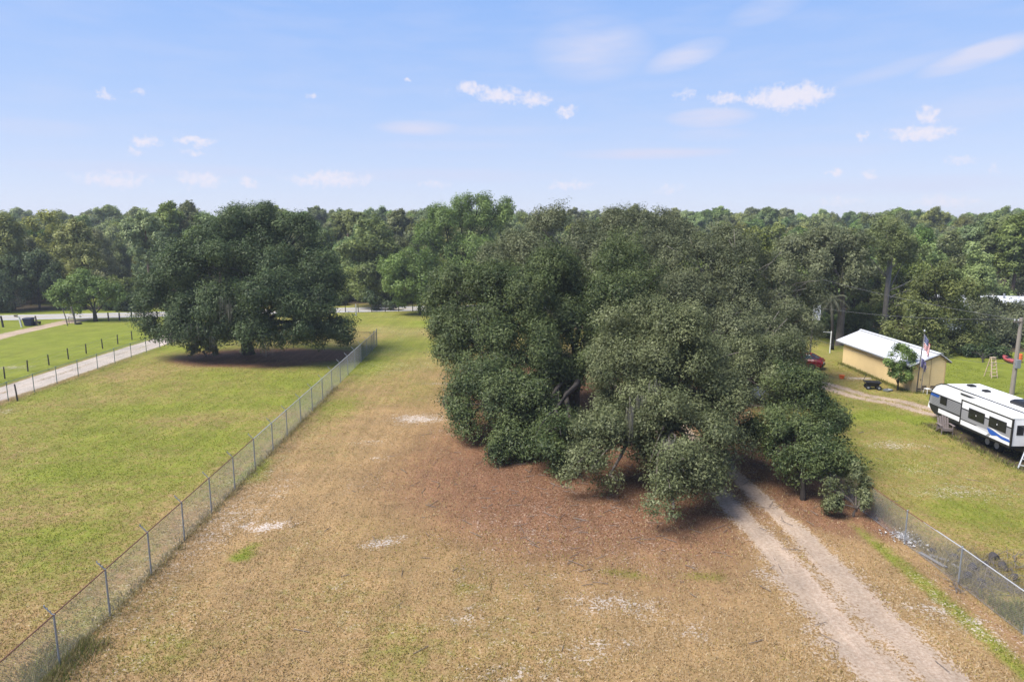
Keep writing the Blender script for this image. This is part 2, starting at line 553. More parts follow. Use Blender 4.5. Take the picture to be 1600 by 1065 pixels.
def fields(x, y):
    """what grows or lies where: green grass, fallen leaves, bare sand, dark forest floor (0..1 each)"""
    x = np.asarray(x, dtype=float)
    y = np.asarray(y, dtype=float)
    n1, n2, n3 = fbm(x, y, 14, 3), fbm(x, y, 4.5, 11), fbm(x, y, 1.4, 29, 3)
    wx, wy = x + (n2 - .5) * 3, y + (fbm(x, y, 5, 77) - .5) * 3
    left = sstep(.25, -.25, x - fx1(y)) * sstep(82, 76, y) * sstep(-40.6, -39.8, x)
    farleft = sstep(-44.6, -45.4, x)
    right = sstep(17.3, 18.3, x)
    green = .06 + .26 * sstep(.40, .80, n1) + .22 * (n2 - .5)
    green = green + .42 * sstep(46, 75, y)
    lg = .56 + .75 * (n1 - .45) + .55 * (n2 - .5)
    lg = lg - .22 * sstep(-20, -15.5, x) * sstep(60, 40, y)
    green = green * (1 - left) + lg * left
    green = green * (1 - farleft) + (.95 + .5 * (n1 - .5) + .3 * (n2 - .5)) * farleft
    green = green * (1 - right) + (.50 + .85 * (n1 - .45) + .4 * (n2 - .5) + .45 * sstep(37, 40, x) * sstep(50, 55, y)) * right
    for u, v, rx, ry, s in GREENS:
        c = pg(u, v)
        green = green + s * sstep(1.25, .2, ell(wx, wy, c[0], c[1], rx, ry))
    strip = np.exp(-((x - 16.25 - .35 * (n2 - .5)) / .35) ** 2) * sstep(32, 29, y)
    green = green + .75 * strip
    green = green + .6 * sstep(65, 63, y) * 0
    # fallen leaves
    lit = 0.92 * sstep(1.42, .35, ell(wx, wy, 5.2, 38, 13.0, 14.0))
    lit = np.maximum(lit, .85 * sstep(1.3, .6, ell(wx, wy, 9, 60, 16, 16)))
    lit = np.maximum(lit, 1.1 * sstep(1.3, .6, ell(wx, wy, -26.5, 71.5, 9.5, 5.6)))
    lit = np.maximum(lit, .55 * np.exp(-((x - 17.1) / .55) ** 2) * sstep(34, 20, y))
    lit = np.maximum(lit, .8 * sstep(1.3, .6, ell(wx, wy, 15.4, 33.5, 3.0, 5.5)))
    lit = lit * (1 - .8 * strip)
    # sand
    sand = np.zeros_like(x)
    for u, v, rx, ry, s in SANDS:
        c = pg(u, v)
        sand = np.maximum(sand, .82 * s * sstep(1.75, .0, ell(wx, wy, c[0], c[1], rx, ry)))
    pale = sstep(.25, .6, sand)
    sand = np.maximum(sand, .34 * np.exp(-((x - fx1(y) - .3) / 2.2) ** 2) * sstep(50, 34, y))
    sand = np.maximum(sand, .27 * (1 - left) * (1 - right) * sstep(.50, .68, n2) * (1 - farleft))
    sand = np.maximum(sand, .26 * right * sstep(.5, .7, fbm(x, y, 6, 91)) * sstep(60, 50, y))
    # the sandy track under the oaks: two wheel ruts and a grassy middle
    c = track_mid(y)
    wid = np.interp(y, [15, 22, 30, 40, 90], [.66, .54, .46, .42, .38])
    wob = (n2 - .5) * .5
    rut = np.maximum(sstep(wid + .25, wid - .25, np.abs(x - c - .95 + wob)), sstep(wid + .3, wid - .2, np.abs(x - c + .93 + wob)))
    edge = .34 * sstep(3.2, 1.6, np.abs(x - c + .2)) * sstep(32, 24, y) + .30 * sstep(2.6, 1.2, np.abs(x - c))
    track = np.maximum(rut * 1.22, edge) * sstep(70, 55, y)
    lit = lit * (1 - .85 * np.clip(track * .9, 0, 1))
    sand = np.maximum(sand, track)
    # the driveway on the left
    dc = -42.75 + .35 * (vnoise(x * 0, y, 9, 5) - .5)
    dr = np.maximum(sstep(.95, .6, np.abs(x - dc - .95)), sstep(1.0, .6, np.abs(x - dc + .95)))
    dr = np.maximum(dr, .55 * sstep(.6, .3, np.abs(x - dc)) * (n2 > .5))
    drive = dr * sstep(road_mid(x) - 2, road_mid(x) - 3.5, y) * 1.35
    sand = np.maximum(sand, drive)
    pale = np.maximum(pale, np.clip(drive, 0, 1))
    d2 = pdist(x, y, DRIVE2)
    drive2 = sstep(.85, .45, np.abs(d2 - .75)) * 1.3
    sand = np.maximum(sand, drive2)
    pale = pale * (1 - np.clip(track * 2, 0, 1))
    # two-track in the yard
    yt = pdist(x, y, YARD)
    yard = sstep(.75, .25, np.abs(yt - .72)) * .62 + .2 * sstep(1.9, .8, yt)
    sand = np.maximum(sand, yard)
    green = green * (1 - .5 * np.clip(yard, 0, 1))
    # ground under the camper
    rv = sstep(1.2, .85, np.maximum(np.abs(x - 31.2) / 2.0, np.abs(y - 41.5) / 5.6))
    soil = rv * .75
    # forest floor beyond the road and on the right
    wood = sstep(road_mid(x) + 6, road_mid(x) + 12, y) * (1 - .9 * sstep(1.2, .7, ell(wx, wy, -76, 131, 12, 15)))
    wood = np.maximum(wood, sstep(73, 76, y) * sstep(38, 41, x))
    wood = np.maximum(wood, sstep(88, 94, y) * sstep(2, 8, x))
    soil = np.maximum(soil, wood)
    return dict(green=np.clip(green, 0, 1), litter=np.clip(lit, 0, 1), sand=np.clip(sand, 0, 1.7), soil=np.clip(soil, 0, 1), pale=np.clip(pale, 0, 1)), \
        dict(track=track, drive=drive, drive2=drive2)

def ground_mat():
    m, N, L = new_mat('ground_cover')
    o = N.new('ShaderNodeOutputMaterial')
    b = N.new('ShaderNodeBsdfPrincipled')
    b.inputs['Roughness'].default_value = 0.95
    b.inputs['Specular IOR Level'].default_value = 0.12
    L.new(b.outputs[0], o.inputs[0])
    geo = N.new('ShaderNodeNewGeometry')

    def noise(scale, detail=4, rough=.6, vec=None):
        n = N.new('ShaderNodeTexNoise')
        n.inputs['Scale'].default_value = scale
        n.inputs['Detail'].default_value = detail
        n.inputs['Roughness'].default_value = rough
        L.new(vec if vec is not None else geo.outputs['Position'], n.inputs['Vector'])
        return n.outputs['Fac']

    def at(name):
        a = N.new('ShaderNodeAttribute')
        a.attribute_name = name
        return a.outputs['Fac']

    def mathn(op, a, b_, c=None, clamp=False):
        q = N.new('ShaderNodeMath')
        q.operation = op
        q.use_clamp = clamp
        for i, x in enumerate((a, b_, c)):
            if x is None:
                continue
            if isinstance(x, (int, float)):
                q.inputs[i].default_value = x
            else:
                L.new(x, q.inputs[i])
        return q.outputs[0]

    def ramp(fac, stops):
        r = N.new('ShaderNodeValToRGB')
        e = r.color_ramp.elements
        while len(e) < len(stops):
            e.new(.5)
        for el_, (p, c) in zip(e, stops):
            el_.position = p
            el_.color = tuple(c) + (1,)
        L.new(fac, r.inputs[0])
        return r.outputs[0]

    def mix(fac, a, b_, blend='MIX'):
        q = N.new('ShaderNodeMix')
        q.data_type = 'RGBA'
        q.blend_type = blend
        for k, x in (('Factor', fac), ('A', a), ('B', b_)):
            if isinstance(x, (int, float)):
                q.inputs[k].default_value = x
            elif isinstance(x, tuple):
                q.inputs[k].default_value = x + (1,)
            else:
                L.new(x, q.inputs[k])
        return q.outputs['Result']

    def edge(mask, nz_, amp, lo, hi):
        s = mathn('ADD', mask, mathn('MULTIPLY', mathn('SUBTRACT', nz_, .5), amp))
        q = N.new('ShaderNodeMapRange')
        q.interpolation_type = 'SMOOTHSTEP'
        q.inputs['From Min'].default_value = lo
        q.inputs['From Max'].default_value = hi
        L.new(s, q.inputs['Value'])
        return q.outputs[0]

    fine = noise(9, 6, .72)
    vfine = noise(30, 3, .7)
    mid = noise(2.2, 5, .65)
    big = noise(.45, 4, .6)
    dry = ramp(fine, [(.32, (.172, .104, .047)), (.45, (.288, .186, .084)), (.57, (.365, .247, .125)), (.70, (.47, .35, .22))])
    grn = ramp(fine, [(.32, (.108, .140, .014)), (.46, (.165, .198, .022)), (.58, (.218, .246, .034)), (.72, (.30, .31, .07))])
    c = mix(edge(at('green'), mid, 1.5, .05, .95), dry, grn)
    # worn, thin places where grey sand shows between the blades
    thin = edge(mathn('MULTIPLY', mid, .6), vfine, 1.3, .42, .60)
    c = mix(mathn('MULTIPLY', thin, .6), c, (.43, .34, .26))
    litc = ramp(vfine, [(.32, (.092, .043, .023)), (.45, (.198, .099, .052)), (.57, (.275, .150, .088)), (.72, (.39, .255, .175))])
    c = mix(edge(at('litter'), mathn('MULTIPLY_ADD', fine, .6, mathn('MULTIPLY', mid, .4)), 2.6, .10, .85), c, litc)
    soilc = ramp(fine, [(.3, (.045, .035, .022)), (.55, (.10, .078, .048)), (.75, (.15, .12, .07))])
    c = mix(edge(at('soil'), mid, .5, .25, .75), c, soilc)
    sandc = ramp(fine, [(.30, (.30, .215, .152)), (.5, (.415, .318, .238)), (.72, (.53, .435, .35))])
    sandc = mix(mathn('MULTIPLY', at('pale'), .55), sandc, ramp(fine, [(.3, (.50, .45, .41)), (.7, (.68, .64, .60))]))
    c = mix(edge(at('sand'), mathn('MULTIPLY_ADD', fine, .65, mathn('MULTIPLY', mid, .35)), 4.2, .46, .66), c, sandc)
    # faint mowing and wheel lines running up the fields
    mp = N.new('ShaderNodeMapping')
    mp.inputs['Scale'].default_value = (2.4, .10, 1)
    L.new(geo.outputs['Position'], mp.inputs[0])
    streak = noise(1.0, 4, .6, mp.outputs[0])
    c = mix(1.0, c, ramp(streak, [(.3, (.86, .87, .86)), (.7, (1.10, 1.09, 1.10))]), 'MULTIPLY')
    c = mix(1.0, c, ramp(big, [(.3, (.80, .80, .80)), (.7, (1.13, 1.11, 1.08))]), 'MULTIPLY')
    L.new(c, b.inputs['Base Color'])
    bp = N.new('ShaderNodeBump')
    bp.inputs['Strength'].default_value = .9
    bp.inputs['Distance'].default_value = .05
    L.new(mathn('ADD', fine, mathn('MULTIPLY', vfine, .5)), bp.inputs['Height'])
    L.new(bp.outputs[0], b.inputs['Normal'])
    return m

ground_mat()

def relief(x, y):
    return (fbm(x, y, 5, 41, 3) - .5) * .07 * sstep(130, 60, y) * sstep(90, 60, np.abs(x))

def build_ground():
    def axis(lo, hi, step, out):
        inner = np.arange(lo, hi + 1e-6, step)
        a, s, ext = hi, step, []
        while a < out:
            s *= 1.35
            a += s
            ext.append(a)
        b_, s, pre = lo, step, []
        while b_ > -out:
            s *= 1.35
            b_ -= s
            pre.append(b_)
        return np.array(pre[::-1] + list(inner) + ext)
    xs = axis(-62, 56, .36, 6000)
    ys = np.concatenate([axis(14, 50, .26, 6000)[:0], np.array([-6000, -2000, -600, -200, -60, -20, 0, 8]), np.arange(14, 50, .28), np.arange(50, 112, .55)])
    ext, a, s = [], 112.0, .55
    while a < 9000:
        ext.append(a)
        s *= 1.28
        a += s
    ys = np.concatenate([ys, np.array(ext)])
    gx, gy = np.meshgrid(xs, ys)
    f, reg = fields(gx.ravel(), gy.ravel())
    z = relief(gx.ravel(), gy.ravel())
    z = z * (1 - np.clip(reg['track'], 0, 1) * .4) - .03 * np.clip(reg['track'], 0, 1)
    nx, ny = len(xs), len(ys)
    idx = np.arange(nx * ny).reshape(ny, nx)
    q = np.stack([idx[:-1, :-1], idx[:-1, 1:], idx[1:, 1:], idx[1:, :-1]], -1).reshape(-1, 4)
    V = np.stack([gx.ravel(), gy.ravel(), z], 1)
    o = link('ground', mesh_from_arrays('ground', V, q, 'ground_cover', True, f))
    tag(o, 'grassy ground with worn dry turf and patches of bare sand', kind='structure')
    for nm, lab, m_ in (('dirt_track', 'pale two-rut sand track running under the oaks', reg['track'] > .33), ('sandy_driveway', 'straight white sand driveway between two fences', reg['drive'] > .2),
                        ('gravel_driveway', 'two-rut gravel driveway turning off the road', reg['drive2'] > .15)):
        fm = m_[q].sum(1) >= 2
        if nm != 'gravel_driveway':
            fm &= (V[q[:, 0], 1] > 0) & (V[q[:, 0], 1] < 112)
        fq = q[fm]
        used, inv = np.unique(fq, return_inverse=True)
        vv = V[used].copy()
        vv[:, 2] += .006
        s_ = link(nm, mesh_from_arrays(nm, vv, inv.reshape(-1, 4), 'ground_cover', True, {k: a_[used] for k, a_ in f.items()}))
        tag(s_, lab, kind='structure')

build_ground()

surf('asphalt', (.36, .345, .33), .9, .12, 1.5, bump=.004)
surf('road_paint', (.7, .69, .65), .7, .2, 4)
surf('road_yellow', (.55, .40, .10), .7, .2, 4)

def strip_sheet(name, w0, w1, z, mat, x0=-400, x1=400, step=8):
    xs = np.arange(x0, x1 + 1, step)
    k = math.hypot(1, .19)
    v = []
    for x in xs:
        for w in (w0, w1):
            v.append((x - .19 / k * w, road_mid(x) + w / k, z))
    n = len(xs)
    f = [(2 * i, 2 * i + 2, 2 * i + 3, 2 * i + 1) for i in range(n - 1)]
    return link(name, mesh_from_arrays(name, v, f, mat))

rd = strip_sheet('road', -3.2, 3.2, .045, 'asphalt')
tag(rd, 'pale grey two-lane road crossing behind the fields', kind='structure')
for w in (-2.95, 2.95):
    o = strip_sheet('edge_line', w - .06, w + .06, .051, 'road_paint')
    o.parent = rd
for w in (-.14, .14):
    o = strip_sheet('centre_line', w - .06, w + .06, .051, 'road_yellow')
    o.parent = rd

# ------------------------------------------------------------------ grass blades and fallen leaves on the ground
def blade_mat(name, cols, attr='tint'):
    m, N, L = new_mat(name)
    o = N.new('ShaderNodeOutputMaterial')
    a = N.new('ShaderNodeAttribute')
    a.attribute_name = attr
    r = N.new('ShaderNodeValToRGB')
    e = r.color_ramp.elements
    while len(e) < len(cols):
        e.new(.5)
    for i, (el_, c) in enumerate(zip(e, cols)):
        el_.position = i / (len(cols) - 1)
        el_.color = c + (1,)
    L.new(a.outputs['Fac'], r.inputs[0])
    d = N.new('ShaderNodeBsdfDiffuse')
    t = N.new('ShaderNodeBsdfTranslucent')
    x = N.new('ShaderNodeMixShader')
    x.inputs[0].default_value = .25
    L.new(r.outputs[0], d.inputs[0])
    L.new(r.outputs[0], t.inputs[0])
    L.new(d.outputs[0], x.inputs[1])
    L.new(t.outputs[0], x.inputs[2])
    L.new(x.outputs[0], o.inputs[0])

blade_mat('grass_blades', [(.52, .40, .25), (.40, .285, .13), (.32, .285, .075), (.235, .255, .040), (.17, .22, .03)])
blade_mat('dead_leaves', [(.09, .042, .022), (.21, .103, .054), (.30, .162, .094), (.42, .285, .195)])
blade_mat('weeds', [(.38, .31, .18), (.28, .235, .105), (.19, .205, .055), (.14, .19, .04)])

def blades(name, mat, px, py, tint, hmin, hmax, w, rng, per=3, spread=.05, flat=False):
    n = len(px) * per
    x = np.repeat(px, per) + rng.normal(0, spread, n)
    y = np.repeat(py, per) + rng.normal(0, spread, n)
    z = relief(x, y)
    t = np.clip(np.repeat(tint, per) + rng.normal(0, .10, n), 0, 1)
    h = rng.uniform(hmin, hmax, n)
    an = rng.uniform(0, 2 * np.pi, n)
    ux, uy = np.cos(an), np.sin(an)
    V = np.empty((n, 3, 3), np.float32)
    if flat:
        dz = .012 + rng.uniform(0, .02, n)
        V[:, 0] = np.stack([x - ux * h * .5, y - uy * h * .5, z + dz], 1)
        V[:, 1] = np.stack([x + ux * h * .5 - uy * h * .3, y + uy * h * .5 + ux * h * .3, z + dz + rng.uniform(0, .03, n)], 1)
        V[:, 2] = np.stack([x + ux * h * .5 + uy * h * .3, y + uy * h * .5 - ux * h * .3, z + dz + rng.uniform(0, .02, n)], 1)
    else:
        ln = rng.normal(0, .55, (n, 2)) * h[:, None]
        V[:, 0] = np.stack([x - ux * w / 2, y - uy * w / 2, z - .01], 1)
        V[:, 1] = np.stack([x + ux * w / 2, y + uy * w / 2, z - .01], 1)
        V[:, 2] = np.stack([x + ln[:, 0], y + ln[:, 1], z + h], 1)
    return mesh_from_arrays(name, V.reshape(-1, 3), np.arange(n * 3).reshape(-1, 3), mat, False, {'tint': np.repeat(t, 3)})

def build_grass():
    rng = np.random.default_rng(5)
    n = 260000
    y = 17 + 53 * rng.random(n) ** 1.35
    x = rng.uniform(-.92, .92, n) * (y + 3)
    keep = (np.abs(x) < 46)
    x, y = x[keep], y[keep]
    f, reg = fields(x, y)
    dens = (1 - sstep(.30, .7, f['sand'] + .35 * (fbm(x, y, .5, 8, 2) - .5))) * (1 - .75 * f['litter']) * (1 - .7 * f['soil'])
    dens *= .35 + .65 * fbm(x, y, .8, 55, 2) * 1.3
    k = rng.random(len(x)) < dens
    k &= ~((x > 33.4) & (x < 38.3) & (y > 55.8) & (y < 69))
    x, y, g = x[k], y[k], f['green'][k]
    o = link('lawn_grass', blades('lawn_grass', 'grass_blades', x, y, .10 + .80 * g + rng.normal(0, .08, len(x)), .02, .085, .05, rng, 2, .06))
    tag(o, 'short mown grass, green to straw coloured, all over the fields', 'grass', kind='stuff')
    # oak leaves shed under the crowns
    n = 120000
    x = rng.normal(6, 8, n)
    y = rng.normal(37, 8, n)
    f, reg = fields(x, y)
    k = (rng.random(n) < np.clip(f['litter'] * 1.1, 0, 1) ** 1.6 * (1 - .9 * np.clip(reg['track'], 0, 1))) & (y > 18)
    x, y = x[k], y[k]
    o = link('fallen_leaves', blades('fallen_leaves', 'dead_leaves', x, y, rng.random(len(x)), .04, .085, .04, rng, 1, .02, True))
    tag(o, 'reddish brown layer of fallen oak leaves under the big oaks', 'leaves', kind='stuff')
    # twigs brought down with the leaves
    V, F = [], []
    for i in range(420):
        a, l, w = rng.uniform(0, 6.28), rng.uniform(.15, .8), rng.uniform(.006, .014)
        cx_, cy__ = rng.normal(6, 6.5), rng.normal(36, 6)
        if cy__ < 19:
            continue
        dx, dy = math.cos(a) * l / 2, math.sin(a) * l / 2
        nx_, ny_ = -math.sin(a) * w, math.cos(a) * w
        k = len(V)
        V += [(cx_ - dx - nx_, cy__ - dy - ny_, .03), (cx_ - dx + nx_, cy__ - dy + ny_, .03), (cx_ + dx + nx_, cy__ + dy + ny_, .05), (cx_ + dx - nx_, cy__ + dy - ny_, .05), (cx_ - dx, cy__ - dy, .055), (cx_ + dx, cy__ + dy, .075)]
        F += [(k, k + 3, k + 5, k + 4), (k + 1, k + 4, k + 5, k + 2), (k, k + 1, k + 2, k + 3)]
    surf('twig_wood', (.20, .16, .13), .9, .3, 9)
    tag(link('fallen_twigs', mesh_from_arrays('fallen_twigs', V, F, 'twig_wood')), 'thin grey twigs strewn under the big oaks', 'twigs', kind='stuff')
    # taller weeds along the fences
    xs, ys, tn = [], [], []
    n = 1700
    yy = rng.uniform(17, 58, n)
    xs.append(fx1(yy) + rng.normal(0, .16, n)); ys.append(yy); tn.append(rng.uniform(.0, .5, n))
    yy = rng.uniform(17, 21.2, 1500)
    xs.append(fx1(yy) + rng.normal(-.1, .5, 1500)); ys.append(yy); tn.append(rng.uniform(.1, .8, 1500))
    yy = rng.uniform(17, 36, 1500)
    xs.append(FX4 + .35 + np.abs(rng.normal(0, .5, 1500))); ys.append(yy); tn.append(np.clip(.05 + .5 * vnoise(yy, yy * 0, 2.5, 4) + rng.normal(0, .1, 1500), 0, 1))
    yy = rng.uniform(17, 23.5, 1500)
    xs.append(FX4 + .3 + rng.uniform(0, 1.5, 1500)); ys.append(yy); tn.append(rng.uniform(.2, .95, 1500))
    for (u, v) in ((1488, 872), (1507, 903), (1517, 890), (1530, 911), (1548, 877), (1563, 888), (1537, 885), (1578, 905), (1498, 862), (1590, 925), (1560, 905), (1545, 900)):
        q = pg(u, v)
        xs.append(q[0] + rng.normal(0, .4, 90)); ys.append(q[1] + rng.normal(0, .4, 90)); tn.append(rng.uniform(.0, .45, 90))
    o = link('fence_weeds', blades('fence_weeds', 'weeds', np.concatenate(xs), np.concatenate(ys), np.concatenate(tn), 0.06, .36, .03, rng, 3, .09))
    tag(o, 'straggly weeds and dry stalks growing along the wire fences', 'weeds', kind='stuff')
    xs, ys = [], []
    yy = rng.uniform(56, 68.3, 700)
    xs.append(33.62 - np.abs(rng.normal(0, .22, 700))); ys.append(yy)
    xx = rng.uniform(33.7, 38, 200)
    xs.append(xx); ys.append(55.9 - np.abs(rng.normal(0, .15, 200)))
    yy = rng.uniform(37, 47, 260)
    xs.append(29.6 - np.abs(rng.normal(0, .5, 260))); ys.append(yy)
    X_ = np.concatenate(xs); Y_ = np.concatenate(ys)
    o = link('yard_weeds', blades('yard_weeds', 'weeds', X_, Y_, rng.uniform(.3, 1, len(X_)), .06, .28, .05, rng, 3, .1))
    tag(o, 'green weeds at the foot of the shed and the camper', 'weeds', kind='stuff')

build_grass()
# ------------------------------------------------------------------ fences
surf('galvanised', (.30, .32, .34), .55, .18, 9, metal=.35)
surf('galvanised_bright', (.50, .51, .53), .45, .12, 9, metal=.3)
surf('rusty_pipe', (.17, .085, .05), .85, .4, 14)
surf('chain_wire', (.30, .30, .315), .6, .15, 5, metal=.2)
surf('green_wire', (.20, .25, .22), .6, .15, 5)
surf('old_wood', (.17, .145, .12), .9, .3, 10, bump=.01, stretch=(3, 3, .5))
surf('dark_wood', (.060, .052, .045), .9, .3, 10, bump=.01, stretch=(3, 3, .5))
surf('pole_wood', (.27, .235, .20), .9, .25, 6, bump=.01, stretch=(4, 4, .3))

def chain_mesh(p0, d, length, h, z0=.04, pitch=.085, r=.0024):
    """woven diagonal wires between the ground and the rail, each a thin prism"""
    p0, d = np.array(p0, float), np.array(d, float)
    nrm = np.array([-d[1], d[0], 0])
    V = []
    s = np.arange(-h, length, pitch)
    for sign in (1, -1):
        a0, a1 = np.maximum(s, 0), np.minimum(s + h, length)
        ok = a1 > a0
        a0, a1, sb = a0[ok], a1[ok], s[ok]
        za, zb = a0 - sb, a1 - sb
        if sign < 0:
            za, zb = h - za, h - zb
        A0 = p0 + a0[:, None] * d + np.stack([0 * za, 0 * za, z0 + za], 1)
        A1 = p0 + a1[:, None] * d + np.stack([0 * zb, 0 * zb, z0 + zb], 1)
        t = np.array([0, 0, 1.0])
        along = (d + sign * t) / math.sqrt(2)
        side = np.cross(along, nrm)
        off = sign * r
        tri = [nrm * (off + r), nrm * (off - r * .6) + side * r, nrm * (off - r * .6) - side * r]
        V.append(np.stack([A0 + q for q in tri] + [A1 + q for q in tri], 1))
    V = np.concatenate(V).reshape(-1, 3)
    n = len(V) // 6
    b = np.arange(n)[:, None] * 6
    F = np.concatenate([b + np.array([[0, 1, 4, 3]]), b + np.array([[1, 2, 5, 4]]), b + np.array([[2, 0, 3, 5]])])
    return V, F

def fence_post(root, mat, x, y, h, r, arm=None, cap=True, lean=0):
    m = MB().tube([(0, 0, -.25), (lean * h, 0, h)], [r, r], 8)
    p = m.build('post', mat, root, (x, y, 0), smooth=False)
    if arm:
        dx, dy = arm
        a = MB().bar((0, 0, h - .04), (dx * .30, dy * .30, h + .26), .035, .02)
        for k in (.35, .65, .95):
            a.box(dx * .30 * k - .02, dx * .30 * k + .02, dy * .3 * k - .012, dy * .3 * k + .012, h - .03 + .30 * k, h + .02 + .30 * k)
        a.build('barb_arm', mat, p)
    elif cap:
        MB().tube([(lean * h, 0, h - .01), (lean * h, 0, h + .035), (lean * h, 0, h + .055)], [r * 1.25, r * 1.2, r * .3], 8).build('post_cap', mat, p)
    return p

def chain_fence(name, label, pts, h, post_mat, wire_mat, rails, arm=None, pr=.032, group=None):
    """pts: post feet in order; rails: list of (i0, i1, material)"""
    root = empty(name, (pts[0][0], pts[0][1], 0), 0, label, 'fence', group)
    o = Vector((pts[0][0], pts[0][1], 0))
    loc = [(p[0] - o.x, p[1] - o.y) for p in pts]
    for i, (x, y) in enumerate(loc):
        big_ = i in (len(loc) - 1,)
        fence_post(root, post_mat, x, y, h + (.12 if big_ else 0), pr * (1.35 if big_ else 1), None if big_ else arm)
    for i0, i1, rm in rails:
        MB().tube([(x, y, h - .02) for x, y in loc[i0:i1 + 1]], .024, 6).build('top_rail', rm, root)
    VV, FF, k = [], [], 0
    for (x0, y0), (x1, y1) in zip(loc[:-1], loc[1:]):
        ln = math.hypot(x1 - x0, y1 - y0)
        d = ((x1 - x0) / ln, (y1 - y0) / ln, 0)
        V, F = chain_mesh((x0 - d[1] * .045, y0 + d[0] * .045, 0), d, ln, h - .07)
        VV.append(V)
        FF.append(F + k)
        k += len(V)
    link('wire_mesh', mesh_from_arrays('wire_mesh', np.concatenate(VV), np.concatenate(FF), wire_mat), root)
    # bottom tension wire
    MB().tube([(x, y + 0, .06) for x, y in loc], .006, 4).build('tension_wire', wire_mat, root)
    return root

ys1 = [16.9, 19.84, 22.72, 25.72, 28.71, 31.65, 34.68, 37.8, 41.0, 43.95, 47.15, 50.25] + [50.25 + 28.3 / 9 * i for i in range(1, 10)]
chain_fence('chain_link_fence', 'long chain link fence with angled barb arms running away from the lower left corner', [(fx1(y), y) for y in ys1], 1.85, 'galvanised', 'chain_wire',
            [(0, 7, 'rusty_pipe'), (7, 20, 'galvanised_bright')], arm=(-.95, 0))
cx = fx1(78.55)
chain_fence('chain_link_fence', 'chain link fence crossing behind the round oak on the left lawn', [(-40.3 + i * (cx + 40.0) / 8, 78.65) for i in range(8)] + [(cx - .35, 78.65)], 1.6, 'galvanised', 'chain_wire', [(0, 8, 'dark_wood')])
chain_fence('chain_link_fence', 'low green chain link fence along the near side of the sand driveway', [(FX2 + .02 * (i % 3), 41.3 + 3.0 * i) for i in range(13)], 1.55, 'green_wire', 'green_wire', [(0, 12, 'green_wire')])
chain_fence('chain_link_fence', 'chain link fence with part rusty, part silver top rail at lower right', [(17.75, 18.1), (17.68, 21.55), (17.62, 24.97), (17.45, 28.42), (17.33, 31.78), (17.2, 35.2), (17.1, 38.6)], 1.55, 'galvanised', 'chain_wire',
            [(0, 3, 'galvanised_bright'), (3, 6, 'rusty_pipe')])
# the rail changes from rust to bare metal between two posts: a rusty length sleeved over the bright one
rt = [o for o in COL.objects if o.name.startswith('chain_link_fence')][-1]
MB().tube([(17.45 - 17.75, 28.42 - 18.1, 1.531), (17.55 - 17.75, 26.5 - 18.1, 1.531)], .0275, 6).build('rail_sleeve', 'rusty_pipe', rt)

def wire_fence(name, label, pts, h, mat, wires=(.35, .7, 1.05), r=.06, hs=None, group=None):
    root = empty(name, (pts[0][0], pts[0][1], 0), 0, label, 'fence', group)
    rng = random.Random(len(pts))
    loc = [(p[0] - pts[0][0], p[1] - pts[0][1]) for p in pts]
    for i, (x, y) in enumerate(loc):
        hh = (hs[i] if hs else h) * rng.uniform(.95, 1.06)
        k = rng.uniform(-.05, .05)
        MB().tube([(0, 0, -.2), (k * .5, 0, hh * .5), (k, 0, hh)], [r * 1.1, r, r * .92], 8).build('post', mat, root, (x, y, 0))
    for z in wires:
        MB().tube([(x, y - r, z) for x, y in loc], .008, 4).build('wire', 'chain_wire', root)
    return root

wire_fence('wire_fence', 'low wire fence on short dark posts along the far side of the sand driveway', [(FX3, 49.2 + 3.05 * i) for i in range(14)], 1.12, 'dark_wood')
wire_fence('roadside_fence', 'wire fence on rough posts at the road edge left of the round oak', [pg(147, 502), pg(170, 501.5), pg(187, 501), pg(206, 500), pg(226, 499.5), pg(246, 499)], 1.25, 'dark_wood', r=.10)
wire_fence('roadside_fence', 'dark wire fence along the roadside at the far end of the mown field', [pg(540, 488), pg(560, 487.6), pg(581, 487.2), pg(602, 487), pg(623, 486.6), pg(645, 486.3), pg(668, 486)], 1.25, 'dark_wood', r=.07)

def lone_post(name, label, u, v, h, r, mat, lean=(0, 0), cat='post'):
    p = G(u, v)
    m = MB().tube([(0, 0, -.2), (lean[0] * .4, lean[1] * .4, h * .5), (lean[0], lean[1], h)], [r * 1.08, r, r * .9], 8)
    m.tube([(lean[0], lean[1], h - .002), (lean[0], lean[1], h + .03)], [r * .9, r * .5], 8)
    o = m.build(name, mat, None, (p.x, p.y, 0))
    return tag(o, label, cat)

lone_post('fence_post', 'dark stubby post by the road at the left picture edge', 5, 511, 1.55, .13, 'dark_wood', (-.15, 0))
lone_post('fence_post', 'brown wooden post just right of the blue bin', 58, 508.5, 1.35, .11, 'old_wood', (-.12, 0))
lone_post('gate_post', 'thin leaning grey post beside the gravel driveway mouth', 106, 509, 2.35, .07, 'old_wood', (-.45, 0))
lone_post('gate_post', 'tall grey post leaning by the gravel driveway mouth', 118.5, 507, 2.5, .13, 'old_wood', (-.38, 0))
lone_post('marker_post', 'white marker post at the far end of the mown field', 556.5, 493, 1.75, .09, 'galvanised_bright')
lone_post('fence_post', 'short dark post standing beside the green fence near the left edge', 27.5, 626, 1.35, .06, 'dark_wood', (-.12, .05))

# ------------------------------------------------------------------ things along the road on the left
surf('bin_blue', (.018, .028, .075), .5, .2, 5)
surf('black_plastic', (.016, .016, .018), .5, .2, 5)
surf('white_paint', (.72, .72, .70), .55, .08, 4)
surf('rubber', (.014, .014, .015), .8, .2, 8)

